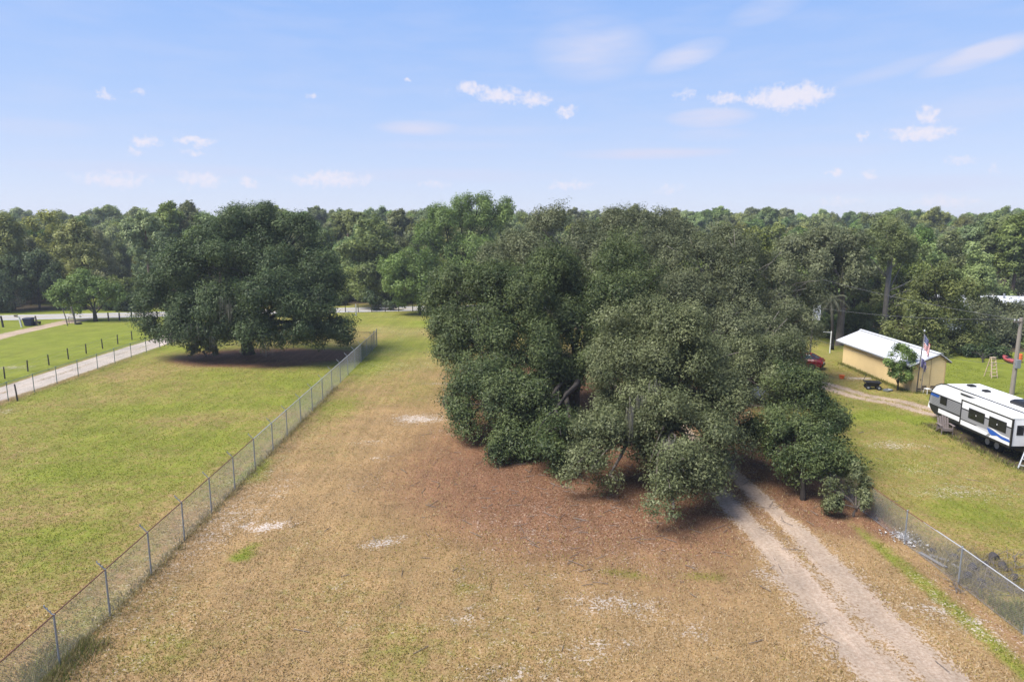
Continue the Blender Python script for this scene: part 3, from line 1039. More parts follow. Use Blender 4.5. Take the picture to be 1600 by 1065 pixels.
def wheelie_bin():
    p = G(45.5, 509)
    t = empty('wheelie_bin', (p.x, p.y, 0), R(8), 'large dark blue wheeled rubbish bin beside the gravel driveway', 'bin')
    ring = lambda w, d, z: [(-w, -d, z), (w, -d, z), (w, d, z), (-w, d, z)]
    MB().loft([ring(.40, .36, .05), ring(.56, .44, .95), ring(.60, .47, .97), ring(.60, .47, 1.05)]).build('bin_body', 'bin_blue', t, bevel=.02)
    MB().loft([ring(.63, .50, 1.055), ring(.62, .49, 1.10), ring(.45, .36, 1.17)]).build('lid', 'bin_blue', t, bevel=.02)
    for s in (-1, 1):
        MB().tube([(s * .46, .36, .13), (s * .56, .36, .13)], .13, 12).build('wheel', 'rubber', t)
    MB().tube([(-.45, .54, 1.0), (.45, .54, 1.0)], .025, 6).build('handle', 'bin_blue', t)
    q = G(54.5, 508)
    c = empty('storage_tub', (q.x, q.y, 0), R(4), 'low dark blue tub standing against the blue bin', 'tub')
    MB().loft([ring(.26, .22, .0), ring(.32, .27, .46), ring(.35, .29, .47), ring(.35, .29, .52)]).build('tub_body', 'bin_blue', c, bevel=.01)
    MB().loft([ring(.36, .30, .525), ring(.33, .28, .56)]).build('lid', 'bin_blue', c)
    q = G(62, 506.5)
    c = empty('bucket', (q.x, q.y, 0), 0, 'small black bucket right of the brown wooden post', 'bucket')
    MB().tube([(0, 0, .0), (0, 0, .38), (0, 0, .42)], [.14, .19, .20], 12).build('bucket_body', 'black_plastic', c)
    MB().tube([(-.19, 0, .38), (-.12, -.02, .52), (.12, -.02, .52), (.19, 0, .38)], .01, 4).build('handle', 'galvanised', c)

wheelie_bin()
p = G(34, 511)
t = empty('mailbox_post', (p.x, p.y, 0), 0, 'pale post with side arm and mailbox left of the blue bin', 'mailbox')
MB().bar((0, 0, -.1), (-.25, 0, 1.45), .14, .14, (0, 1, 0)).build('post', 'white_paint', t)
MB().bar((-.2, 0, 1.42), (-.85, 0, 1.5), .10, .10).build('arm', 'old_wood', t)
MB().prism([(-.10, 1.555), (.10, 1.555), (.10, 1.66), (.06, 1.73), (-.06, 1.73), (-.10, 1.66)], 'x', -.85, -.42).build('mailbox', 'old_wood', t)
MB().tube([(.02, .11, -.1), (-.22, .11, 1.3)], .05, 6).build('brace', 'dark_wood', t)
p = G(123, 506.5)
t = empty('old_tyre', (p.x, p.y, 0), 0, 'black tyre lying at the foot of the tall grey post', 'tyre')
m = MB()
rings = []
for i in range(20):
    a = 2 * math.pi * i / 20
    rings.append([((.33 + .11 * math.cos(b)) * math.cos(a), (.33 + .11 * math.cos(b)) * math.sin(a), .11 + .10 * math.sin(b)) for b in [2 * math.pi * k / 8 for k in range(8)]])
m.loft(rings + [rings[0]], cap=False)
m.build('tyre', 'rubber', t, smooth=True)
# the bar across the driveway mouth
a, b = G(108, 506), G(116, 507)
t = empty('gate_bar', (a.x, a.y, 0), 0, 'dark bar across the driveway mouth between two leaning posts', 'gate')
MB().bar((0, 0, .95), (b.x - a.x, b.y - a.y, .98), .06, .10).build('bar', 'dark_wood', t)
MB().tube([(.02, 0, 0), (.02, 0, .93)], .035, 6).build('prop', 'dark_wood', t)

# ------------------------------------------------------------------ the yellow shed
surf('shed_yellow', (.76, .57, .29), .75, .05, 1.2)
surf('shed_trim', (.50, .36, .18), .75, .08, 2)
surf('shed_dark', (.10, .07, .05), .8, .2, 3)
surf('metal_roof', (.66, .67, .70), .42, .07, 1.5, metal=.15)

def shed():
    x0, x1, y0, y1, h, rz, hr = 33.75, 36.45, 56.25, 68.4, 2.36, 3.28, 2.84
    t = empty('yellow_shed', (x0, y0, 0), 0, 'long pale yellow shed with a low white metal gable roof', 'shed')
    W, D = x1 - x0, y1 - y0
    xm = 2.1                                             # the ridge stands off centre
    # courses of yellow block, each a little proud of the joint
    core = MB().prism([(.02, 0), (W - .02, 0), (W - .02, hr - .04), (xm, rz - .08), (.02, h)], 'y', .02, D - .02).build('wall', 'shed_trim', t)
    n = 12
    for i in range(n):
        z0, z1 = i * h / n + .004, (i + 1) * h / n - .004
        MB().box(-.006, .02, 0, D, z0, z1).build('board', 'shed_yellow', core)
    gz = [i * .197 for i in range(17)]
    for i in range(16):
        z0, z1 = gz[i] + .004, gz[i + 1] - .004
        if z0 > rz - .14:
            break
        w0 = 0 if z1 <= h else max(0, (z1 - h) / (rz - .08 - h) * xm)
        w1_ = W if z1 <= hr - .06 else max(xm, W - (z1 - hr + .06) / (rz - hr) * (W - xm))
        for a_, b_ in ((w0, 1.46), (max(w0, 1.52), w1_)):
            if b_ - a_ > .05:
                MB().box(a_, b_, -.006, .02, z0, z1).build('board', 'shed_yellow', core)
    # double door outline on the gable
    door = MB().box(.62, 1.44, -.022, -.008, .62, 2.18).build('door', 'shed_yellow', t)
    MB().box(.70, .75, -.05, -.0225, 1.0, 1.15).build('handle', 'shed_dark', door)
    MB().box(1.465, 1.515, -.03, -.007, 0, 2.45).build('door_post', 'shed_trim', t)
    for a_, b_, c_, d_ in ((.42, .80, .06, .34), (.88, 1.26, .22, .55), (1.6, 2.0, .22, .55)):
        v = MB().box(a_, b_, -.028, -.0075, c_, d_).build('vent', 'shed_dark', t)
        MB().box(a_ + .04, b_ - .04, -.034, -.0285, (c_ + d_) / 2 - .03, (c_ + d_) / 2 + .03).build('vent_slat', 'shed_trim', v)
    sl_ = (rz - h) / xm
    for (xe, ze) in ((-.40, h - .40 * sl_ + .03), (W + .38, hr - .25)):
        q0, q1 = (xe, ze), (xm, rz)
        prof = [q0, q1, (xm, rz + .05), (xe, ze + .05)]
        r_ = MB().prism(prof, 'y', -.20, D + .9).build('roof', 'metal_roof', t)
        m = MB()
        yy = -.18
        while yy < D + .88:          # standing ribs of the sheets
            m.bar((xe, yy, ze + .058), (xm, yy, rz + .058), .03, .022)
            yy += .61
        m.build('roof_rib', 'metal_roof', r_)
        MB().bar((xe, -.17, ze - .045), (xm, -.17, rz - .045), .03, .085).build('fascia', 'shed_dark', r_)
        xx = xe + (.03 if xe < 0 else -.03)
        MB().box(xx - .02, xx + .02, -.14, D + .86, ze - .10, ze - .008).build('gutter', 'galvanised', r_)
    MB().prism([(xm - .22, rz + .035), (xm, rz + .085), (xm + .22, rz + .035), (xm + .22, rz + .06), (xm, rz + .115), (xm - .22, rz + .06)], 'y', -.22, D + .92).build('ridge_cap', 'metal_roof', t)
    for s, hh in ((0, h), (W, hr - .06)):
        MB().box(s - .035, s + .035, -.034, .0, 0, hh).build('corner_board', 'shed_trim', t)

shed()

# ------------------------------------------------------------------ flags in front of the shed
def flag_mat():
    m, N, L = new_mat('flag_cloth')
    o = N.new('ShaderNodeOutputMaterial')
    b = N.new('ShaderNodeBsdfPrincipled')
    b.inputs['Roughness'].default_value = .9
    b.inputs['Specular IOR Level'].default_value = .1
    L.new(b.outputs[0], o.inputs[0])
    uu = N.new('ShaderNodeAttribute'); uu.attribute_name = 'fu'
    vv = N.new('ShaderNodeAttribute'); vv.attribute_name = 'fv'
    def mt(op, a, b_):
        q = N.new('ShaderNodeMath'); q.operation = op
        for i, x in enumerate((a, b_)):
            if isinstance(x, (int, float)): q.inputs[i].default_value = x
            else: L.new(x, q.inputs[i])
        return q.outputs[0]
    stripe = mt('LESS_THAN', mt('MODULO', mt('MULTIPLY', vv.outputs['Fac'], 13), 2), 1)
    canton = mt('MULTIPLY', mt('LESS_THAN', uu.outputs['Fac'], .4), mt('LESS_THAN', vv.outputs['Fac'], .54))
    # rows of white stars in the blue field
    su = mt('SUBTRACT', mt('FRACT', mt('MULTIPLY', uu.outputs['Fac'], 15), 0), .5)
    sv = mt('SUBTRACT', mt('FRACT', mt('MULTIPLY', vv.outputs['Fac'], 9.2), 0), .5)
    star = mt('LESS_THAN', mt('ADD', mt('MULTIPLY', su, su), mt('MULTIPLY', sv, sv)), .05)
    def mx(f, a, b_):
        q = N.new('ShaderNodeMix'); q.data_type = 'RGBA'
        L.new(f, q.inputs['Factor'])
        for k, x in (('A', a), ('B', b_)):
            if isinstance(x, tuple): q.inputs[k].default_value = x + (1,)
            else: L.new(x, q.inputs[k])
        return q.outputs['Result']
    c = mx(stripe, (.72, .70, .68), (.50, .035, .05))
    c = mx(canton, c, mx(star, (.03, .045, .17), (.72, .70, .70)))
    L.new(c, b.inputs['Base Color'])

flag_mat()
surf('flag_violet', (.17, .15, .30), .9, .55, 3.0)

def hanging_flag(name, label, x, y, ztop, W, Hh, mat, parent_cat='flag', rz=0.3, seed=1, tilt=.25):
    """a limp flag: the fly end has dropped, the cloth hangs in folds from the hoist"""
    nu, nv = 40, 22
    t = empty(name, (x, y, ztop), rz, label, parent_cat)
    V, fu, fv = [], [], []
    for j in range(nv + 1):
        for i in range(nu + 1):
            a, b = i / nu, j / nv
            xx = .03 + .56 * (1 - math.exp(-2.4 * a)) * (1 - .15 * b)
            fold = .085 * math.sin(a * 15 + seed + b * 1.2) * (.25 + a)
            z = -b * Hh * (1 - .12 * a) - a * W * .62 * (1 - tilt * b)
            V.append((xx + .03 * math.sin(a * 22 + seed), fold, z))
            fu.append(a)
            fv.append(b)
    F = [(j * (nu + 1) + i, j * (nu + 1) + i + 1, (j + 1) * (nu + 1) + i + 1, (j + 1) * (nu + 1) + i) for j in range(nv) for i in range(nu)]
    link('cloth', mesh_from_arrays('cloth', V, F, mat, True, {'fu': fu, 'fv': fv}), t)
    MB().tube([(.02, 0, .02), (.02, 0, -Hh - .02)], .012, 5).build('hoist_rope', 'white_paint', t)
    return t

fp = G(1434.5, 612.5)
fp.x, fp.y = 34.0, 55.88
t = empty('flagpole', (fp.x, fp.y, 0), 0, 'tall thin flagpole with a ball top at the near corner of the shed', 'flagpole')
MB().tube([(0, 0, -.2), (.06, 0, 2.6), (.16, 0, 5.2)], [.055, .045, .032], 8).build('pole', 'dark_wood', t)
MB().tube([(.16, 0, 5.2), (.16, 0, 5.24), (.165, 0, 5.30), (.165, 0, 5.36), (.165, 0, 5.40)], [.02, .06, .085, .06, .01], 10).build('ball', 'galvanised_bright', t)
hanging_flag('national_flag', 'limp flag with red and white stripes and starred blue field, upper one', fp.x + .14, fp.y - .05, 5.0, 2.1, 1.15, 'flag_cloth', rz=-.25, seed=.4)
hanging_flag('second_flag', 'limp blue and pinkish flag hanging under the striped flag', fp.x + .07, fp.y - .05, 3.05, 1.2, .75, 'flag_violet', rz=.15, seed=2.2, tilt=.1)
t = empty('yard_post', (34.32, 55.8, 0), 0, 'thin grey post standing right beside the flagpole', 'post')
MB().tube([(0, 0, -.2), (.03, 0, 1.3), (.06, 0, 2.5)], [.04, .035, .03], 7).build('post', 'old_wood', t)
MB().tube([(.05, 0, 1.9), (.3, -.05, 2.15), (.5, -.1, 2.3)], [.02, .015, .01], 5).build('side_stick', 'old_wood', t)
# a plain stool under the vents
t = empty('garden_stool', (34.75, 55.6, 0), .2, 'small pale stool in front of the shed gable', 'stool')
MB().box(-.2, .2, -.2, .2, .43, .47).build('seat', 'white_paint', t)
for a in (-1, 1):
    for b in (-1, 1):
        MB().bar((a * .17, b * .17, .43), (a * .22, b * .22, 0), .03, .03).build('leg', 'white_paint', t)

# ------------------------------------------------------------------ the camper
surf('rv_white', (.80, .80, .81), .35, .03, 1.0)
surf('rv_grey', (.27, .27, .285), .4, .05, 1.0)
surf('rv_black', (.018, .018, .02), .4, .15, 2)
surf('rv_blue', (.02, .10, .42), .35, .1, 2)
surf('rv_silver', (.55, .55, .58), .35, .05, 1)
surf('roof_membrane', (.80, .80, .79), .6, .05, .8)
surf('tinted_glass', (.010, .011, .014), .12, .1, 1, spec=.6)

def window(parent, x, y0, y1, z0, z1, split=True, axis='x'):
    """a tinted window on a wall that faces -x (axis x) or -y (axis y)"""
    def bx(d0, d1, a0, a1, b0, b1):
        return MB().box(x - d1, x - d0, a0, a1, b0, b1) if axis == 'x' else MB().box(a0, a1, x - d1, x - d0, b0, b1)
    w = bx(.001, .020, y0, y1, z0, z1).build('window', 'rv_black', parent, bevel=.006)
    n = 2 if split else 1
    for k in range(n):
        a0 = y0 + .035 + k * (y1 - y0) / n * .98
        a1 = a0 + (y1 - y0) / n - .07
        bx(.021, .028, a0, a1, z0 + .04, z1 - .04).build('pane', 'tinted_glass', w)
    if split:
        c = (y0 + y1) / 2
        bx(.029, .04, c - .025, c + .025, (z0 + z1) / 2 - .04, (z0 + z1) / 2 + .04).build('latch', 'rv_white', w)
    return w

def camper():
    X0, X1, YF, YR = 30.30, 32.65, 48.15, 37.2
    t = empty('travel_trailer', (X0, YR, 0), 0, 'white and grey travel trailer with black trim, parked at the right edge', 'camper')
    W, Ln = X1 - X0, YF - YR
    zb, zt = .62, 3.0
    prof = [(0, zb), (Ln - .75, zb), (Ln - .35, zb + .18), (Ln - .03, 1.12), (Ln, 1.40), (Ln - .06, 1.85), (Ln - .25, 2.25), (Ln - .62, 2.66), (Ln - 1.15, 2.9), (Ln - 1.7, zt), (.15, zt), (0, zt - .1)]
    body = MB().prism(prof, 'x', 0, W).build('body', 'rv_white', t)
    sx = -.0
    def side(name, mat, poly, d=.008, parent=None):
        return MB().prism(poly, 'x', sx - d, sx - .001).build(name, mat, parent or t)
    Lf = Ln
    # panels on the near side, in (distance from rear, height)
    side('grey_panel', 'rv_grey', [(.05, 1.25), (Lf - .06, 1.25), (Lf - .01, 1.45), (Lf - .07, 1.85), (Lf - .16, 2.03), (.05, 2.03)])
    side('corner_panel', 'rv_blue', [(Lf - 1.0, 1.86), (Lf - .10, 1.86), (Lf - .19, 2.04), (Lf - 1.15, 2.04)], .012)
    side('trim_strip', 'rv_black', [(.05, 2.035), (Lf - .17, 2.035), (Lf - .23, 2.11), (.05, 2.11)], .014)
    side('trim_strip', 'rv_black', [(.05, 1.17), (Lf - .05, 1.17), (Lf - .03, 1.248), (.05, 1.248)], .014)
    side('skirt', 'rv_black', [(.02, zb), (Lf - .75, zb), (Lf - .35, zb + .18), (Lf - .06, 1.10), (Lf - .04, 1.168), (.02, 1.168)], .010)
    side('skirt_panel', 'rv_white', [(4.9, .82), (Lf - 1.15, .82), (Lf - 1.15, 1.13), (4.9, 1.13)], .018)
    m = MB()
    for k in range(7):
        z = 1.33 + k * .1
        m.box(-.016, -.0085, 5.0, Lf - .32, z, z + .012)
    m.build('siding_groove', 'rv_black', t)
    window(t, -.013, Lf - 2.0, Lf - 1.25, 1.52, 2.09, False)
    # sunny roof sheet and its edge rails
    MB().box(.04, W - .04, .2, Ln - 1.7, zt + .002, zt + .03).build('roof', 'roof_membrane', t)
    for s in (0, W):
        MB().tube([(s, .1, zt), (s, Ln - 1.7, zt), (s, Ln - 1.15, 2.91), (s, Ln - .62, 2.67), (s, Ln - .25, 2.27), (s, Ln - .06, 1.86), (s, Ln - .0, 1.42)], .03, 6).build('edge_trim', 'rv_black', t)
    MB().box(-.05, .01, 4.9, 7.6, 2.72, 2.80).build('awning_rail', 'rv_black', t)
    for yy, s in ((Ln - 2.5, .22), (Ln - 4.0, .20)):
        v = MB().box(1.0, 1.0 + 2 * s, yy - s, yy + s, zt + .031, zt + .13).build('roof_vent', 'rv_black', t, bevel=.02)
        MB().box(1.04, 1.0 + 2 * s - .04, yy - s + .04, yy + s - .04, zt + .131, zt + .16).build('vent_lid', 'rubber', v)
    ac = MB().loft([[(.7, 2.9, zt + .031), (1.75, 2.9, zt + .031), (1.75, 4.1, zt + .031), (.7, 4.1, zt + .031)], [(.68, 2.92, zt + .2), (1.77, 2.92, zt + .2), (1.77, 4.08, zt + .2), (.68, 4.08, zt + .2)],
                    [(.82, 3.1, zt + .34), (1.63, 3.1, zt + .34), (1.63, 3.9, zt + .34), (.82, 3.9, zt + .34)]]).build('air_conditioner', 'rv_black', t, bevel=.03)
    MB().tube([(1.3, 1.6, zt + .03), (1.3, 1.6, zt + .22)], .05, 8).build('vent_pipe', 'rv_white', t)
    # slide-out room
    a0, a1, d0 = 38.72 - YR, 43.32 - YR, -.88
    z0, z1 = 1.08, 2.74
    so = MB().box(d0, -.012, a0, a1, z0, z1).build('slide_out', 'rv_white', t)
    MB().box(d0 - .02, -.013, a0 - .02, a1 + .02, z1 + .002, z1 + .05).build('slide_roof', 'roof_membrane', so)
    def sp(name, mat, poly, d=.006):
        return MB().prism(poly, 'x', d0 - d, d0 - .001).build(name, mat, so)
    sp('grey_panel', 'rv_grey', [(a0 + .05, 1.46), (a1 - .05, 1.46), (a1 - .05, 2.12), (a0 + .05, 2.12)])
    sp('trim_strip', 'rv_black', [(a0 + .05, 2.122), (a1 - .05, 2.122), (a1 - .05, 2.20), (a0 + .05, 2.20)], .009)
    sp('trim_strip', 'rv_black', [(a0 + 2.6, 1.40), (a1 - .05, 1.40), (a1 - .05, 1.458), (a0 + 2.6, 1.458)], .009)
    sp('side_stripe', 'rv_silver', [(a0 + 1.9, 1.30), (a0 + 3.1, 1.40), (a0 + 2.9, 1.455), (a0 + 1.6, 1.455)], .010)
    sp('side_stripe', 'rv_grey', [(a0 + 1.85, 1.10), (a0 + 2.1, 1.10), (a0 + 1.75, 1.40), (a0 + 1.55, 1.40)], .012)
    sp('blue_flash', 'rv_blue', [(a0 + 1.9, 1.38), (a0 + 1.6, 1.24), (a0 + 1.15, 1.36), (a0 + .75, 1.28), (a0 + .05, 1.29), (a0 + .05, 1.42), (a0 + .8, 1.43), (a0 + 1.45, 1.55), (a0 + 2.05, 1.60)], .015)
    sp('white_flash', 'rv_white', [(a0 + .12, 1.46), (a0 + .85, 1.47), (a0 + 1.5, 1.60), (a0 + 1.9, 1.68), (a0 + 1.5, 1.66), (a0 + .85, 1.545), (a0 + .12, 1.53)], .019)
    for yy, zz in ((a1, 0), (a0, 0)):
        MB().box(d0 - .022, d0 + .05, yy - .05, yy + .05, z0 - .05, z1 + .004).build('corner_trim', 'rv_black', so)
    MB().box(d0 - .024, d0 + .02, a0, a1, z1 - .07, z1 - .001).build('head_trim', 'rv_black', so)
    MB().box(d0 - .021, -.02, a0 + .04, a1 - .04, z0 - .14, z0 - .003).build('floor_trim', 'rv_black', so)
    window(so, d0 - .010, a0 + .45, a0 + 1.95, 1.72, 2.38)
    window(so, d0 - .010, a0 + 2.35, a0 + 3.85, 1.72, 2.38)
    window(so, a0 - .003, d0 + .28, d0 + .70, 1.75, 2.35, False, 'y')
    # wheels, hitch, front cover
    for yy in (41.85 - YR, 41.0 - YR):
        w = MB().tube([(.02, yy, .36), (.24, yy, .36)], .36, 20).build('wheel', 'rubber', t)
        MB().tube([(.0, yy, .36), (.03, yy, .36)], .20, 14).build('rim', 'rv_silver', w)
        MB().tube([(W - .26, yy, .36), (W - .02, yy, .36)], .36, 20).build('wheel', 'rubber', t)
    MB().box(.3, W - .3, .3, Ln - .6, .48, .615).build('chassis', 'rv_black', t)
    MB().tube([(W / 2 - .5, Ln - .6, .55), (W / 2, Ln + .95, .5)], .05, 6).build('drawbar', 'rv_black', t)
    MB().tube([(W / 2 + .5, Ln - .6, .55), (W / 2, Ln + .95, .5)], .05, 6).build('drawbar', 'rv_black', t)
    MB().tube([(W / 2, Ln + .8, .0), (W / 2, Ln + .8, .9)], .04, 8).build('jack', 'galvanised', t)
    g = MB().loft([[(.25, Ln + .12, .75), (.85, Ln + .12, .75), (.85, Ln + .55, .75), (.25, Ln + .55, .75)], [(.28, Ln + .14, 1.2), (.82, Ln + .14, 1.2), (.82, Ln + .5, 1.2), (.28, Ln + .5, 1.2)], [(.4, Ln + .2, 1.34), (.7, Ln + .2, 1.34), (.7, Ln + .42, 1.34), (.4, Ln + .42, 1.34)]])
    g.build('tank_cover', 'rv_white', t, bevel=.04)
    MB().tube([(-.03, 6.5, .70), (-.005, 6.5, .70)], .06, 10).build('side_light', 'rv_white', t)
    for yy in (.9, 9.6):
        for xx in (.25, W - .25):
            MB().bar((xx, yy, .5), (xx, yy + .1, .0), .06, .06).build('stabiliser', 'rv_black', t)

camper()

# ------------------------------------------------------------------ garden chair, ladders, cart
surf('chair_wood', (.20, .165, .155), .8, .25, 8, stretch=(2, 2, 2))
surf('ladder_wood', (.62, .47, .34), .7, .15, 8)
surf('aluminium', (.62, .63, .65), .4, .08, 5, metal=.5)

def adirondack():
    p = G(1476, 677)
    t = empty('garden_chair', (p.x, p.y, 0), R(-10), 'weathered grey brown slatted garden armchair beside the camper', 'chair')
    S = 1.12
    def bar(n_, p0, p1, w, h, mt='chair_wood', up=(0, 0, 1)):
        return MB().bar([c * S for c in p0], [c * S for c in p1], w * S, h * S, up).build(n_, mt, t)
    for i in range(5):                                   # seat slats, front is -y
        y = -.28 + i * .125
        bar('seat_slat', (-.27, y, .40 - i * .035), (.27, y, .40 - i * .035), .11, .022)
    for i in range(5):
        x = -.24 + i * .12
        k = 1 - .10 * abs(i - 2)
        bar('back_slat', (x, .24, .24), (x * 1.12, .24 + .30 * k, .24 + .80 * k), .10, .022, up=(0, 1, .3))
    bar('back_rail', (-.3, .36, .52), (.3, .36, .52), .06, .03)
    for s in (-1, 1):
        bar('armrest', (s * .34, -.36, .57), (s * .34, .36, .56), .13, .025)
        bar('leg', (s * .30, -.28, .56), (s * .30, -.28, 0), .09, .03)
        bar('leg', (s * .30, -.10, .36), (s * .30, .52, .0), .09, .03)
        bar('arm_bracket', (s * .30, .34, .55), (s * .30, .34, .12), .07, .03)
    bar('apron', (-.28, -.335, .33), (.28, -.335, .33), .02, .16)

adirondack()

def step_ladder(name, label, loc, rz, h, w0, w1, spread, n, mat):
    t = empty(name, loc, rz, label, 'ladder')
    for sgn, nm in ((-1, 'front_rail'), (1, 'rear_rail')):
        for s in (-1, 1):
            MB().bar((s * w0, sgn * spread, 0), (s * w1, sgn * .05, h), .07, .045, (0, 1, 0)).build(nm, mat, t)
    for i in range(n):
        k = (i + .6) / n
        w = w0 + (w1 - w0) * k
        y = -spread + (spread - .05) * k
        MB().box(-w, w, y - .05, y + .06, h * k - .02, h * k + .02).build('step', mat, t)
        if i % 2:
            MB().bar((-w, -y, h * k), (w, -y, h * k), .04, .03).build('rear_brace', mat, t)
    MB().box(-w1 - .05, w1 + .05, -.12, .12, h - .01, h + .03).build('top_cap', mat, t)

p = G(1551.5, 590)
step_ladder('step_ladder', 'pale wooden step ladder standing open on the lawn beyond the camper', (p.x, p.y + .3, 0), R(8), 1.85, .30, .21, .42, 6, 'ladder_wood')
p = G(1593, 731)
step_ladder('step_ladder', 'silver aluminium ladder half cut off at the right edge below the camper', (p.x + .75, p.y - .05, 0), R(-62), 2.15, .42, .22, .75, 6, 'aluminium')

def dump_cart():
    p = G(1363, 607.5)
    t = empty('garden_cart', (p.x, p.y, 0), R(-15), 'black garden dump cart with raised handle near the shed', 'cart')
    ring = lambda x0, x1, d, z: [(x0, -d, z), (x1, -d, z), (x1, d, z), (x0, d, z)]
    MB().loft([ring(-.42, .35, .25, .30), ring(-.62, .55, .40, .62), ring(-.66, .60, .43, .62), ring(-.66, .60, .43, .66), ring(-.58, .52, .37, .66), ring(-.38, .32, .22, .36)]).build('tub', 'black_plastic', t)
    for a in (-.42, .42):
        MB().tube([(a, -.36, .2), (a, .36, .2)], .022, 6).build('axle', 'rubber', t)
        for s in (-1, 1):
            w = MB().tube([(a, s * .34, .2), (a, s * .44, .2)], .2, 14).build('wheel', 'rubber', t)
            MB().tube([(a, s * .445, .2), (a, s * .45, .2)], .09, 10).build('rim', 'galvanised', w)
    MB().box(-.5, .5, -.05, .05, .22, .28).build('frame', 'rubber', t)
    MB().tube([(-.5, 0, .25), (-.75, .1, .7), (-.55, .15, 1.15)], .022, 6).build('handle', 'rubber', t)
    MB().tube([(-.55, .0, 1.16), (-.55, .3, 1.16)], .022, 6).build('grip', 'rubber', t)

dump_cart()
surf('orange_plastic', (.75, .16, .04), .5, .1, 4)
surf('yellow_green', (.30, .36, .10), .6, .1, 4)
p = G(1315, 591)
t = empty('orange_bucket', (p.x, p.y, 0), .4, 'small orange ring shaped bucket on the white sand patch by the shed', 'bucket')
MB().tube([(0, 0, 0), (0, 0, .28), (0, 0, .30)], [.17, .24, .26], 14, cap=False).build('bucket_body', 'orange_plastic', t)
MB().tube([(0, 0, .02), (0, 0, .2)], [.16, .2], 14).build('contents', 'black_plastic', t)
p = G(1387, 611)
t = empty('metal_tray', (p.x, p.y, 0), .5, 'low grey metal tray in the grass beside the small tree', 'tray')
MB().loft([[(-.35, -.2, .02), (.35, -.2, .02), (.35, .2, .02), (-.35, .2, .02)], [(-.4, -.24, .16), (.4, -.24, .16), (.4, .24, .16), (-.4, .24, .16)], [(-.36, -.2, .16), (.36, -.2, .16), (.36, .2, .16), (-.36, .2, .16)], [(-.32, -.17, .05), (.32, -.17, .05), (.32, .17, .05), (-.32, .17, .05)]]).build('tray', 'galvanised', t)

# ------------------------------------------------------------------ cars
surf('car_red', (.20, .008, .014), .25, .05, 2, spec=.6)
surf('car_white', (.75, .75, .76), .25, .04, 2, spec=.6)
surf('car_glass', (.05, .075, .11), .06, .1, 1, spec=.8)
surf('tail_light', (.45, .02, .02), .2, .1, 5)
surf('chrome', (.6, .6, .62), .2, .05, 5, metal=.9)

def car(name, label, loc, rz, paint):
    t = empty(name, loc, rz, label, 'car')
    # stations along the length, nose towards +x: (x, half width, sill z, shoulder z, deck z)
    st = [(-2.28, .74, .42, .70, .86), (-2.15, .84, .28, .78, 1.02), (-1.5, .89, .20, .86, 1.07), (-.6, .90, .19, .84, .98), (.6, .90, .19, .82, .95), (1.2, .89, .20, .78, .98), (1.8, .86, .24, .70, .88), (2.2, .76, .34, .62, .74), (2.32, .62, .44, .58, .64)]
    rings = []
    for x, w, s, sh, d in st:
        rings.append([(x, -w * .9, s), (x, w * .9, s), (x, w, s + .12), (x, w, sh), (x, w * .84, d), (x, -w * .84, d), (x, -w, sh), (x, -w, s + .12)])
    MB().loft(rings).build('body', paint, t, smooth=False, bevel=.02)
    cab = [(-1.85, .70, 1.03, 1.04), (-1.15, .66, 1.0, 1.42), (-.3, .66, .97, 1.47), (.35, .65, .95, 1.42), (1.2, .72, .95, .96)]
    rings = []
    for x, w, z0, z1 in cab:
        rings.append([(x, -.76, z0), (x, .76, z0), (x, w * (.92 if z1 > 1.2 else 1.05), z1), (x, -w * (.92 if z1 > 1.2 else 1.05), z1)])
    MB().loft(rings).build('window_glass', 'car_glass', t, bevel=.02)
    MB().loft([[(x, -.60, z), (x, .60, z), (x, .60, z + .03), (x, -.60, z + .03)] for x, z in ((-1.15, 1.412), (-.3, 1.462), (.35, 1.412))]).build('roof', paint, t, bevel=.012)
    for s in (-1, 1):
        MB().bar((-1.9, s * .70, 1.05), (-1.13, s * .60, 1.43), .07, .05).build('pillar', paint, t)
        MB().bar((1.2, s * .74, .965), (.34, s * .60, 1.425), .06, .05).build('pillar', paint, t)
        MB().bar((-.35, s * .775, .98), (-.35, s * .61, 1.45), .05, .09).build('pillar', paint, t)
        MB().box(-2.30, -2.17, s * .68 - .14, s * .68 + .14, .70, .86).build('tail_light', 'tail_light', t)
        MB().box(2.10, 2.27, s * .58 - .15, s * .58 + .15, .58, .69).build('headlight', 'chrome', t)
        MB().box(.55, .72, s * .98 - .09, s * .98 + .09, .94, 1.06).build('mirror', paint, t)
        for x in (-1.38, 1.42):
            w = MB().tube([(x, s * .70, .32), (x, s * .915, .32)], .32, 18).build('wheel', 'rubber', t)
            MB().tube([(x, s * .916, .32), (x, s * .925, .32)], .20, 12).build('rim', 'chrome', w)
    MB().box(-2.36, -2.20, -.74, .74, .36, .56).build('bumper', 'rv_black', t, bevel=.02)
    MB().box(-2.315, -2.27, -.24, .24, .60, .72).build('number_plate', 'rv_white', t)
    return t

p = G(1276, 577)
car('red_car', 'dark red car parked behind the oak, rear end showing left of the shed', (p.x - 1.3, p.y + 1.2, 0), R(148), 'car_red')
p = G(1232, 628)
car('white_car', 'white car almost hidden behind the low branches of the right oak', (p.x - .4, p.y + .6, 0), R(170), 'car_white')

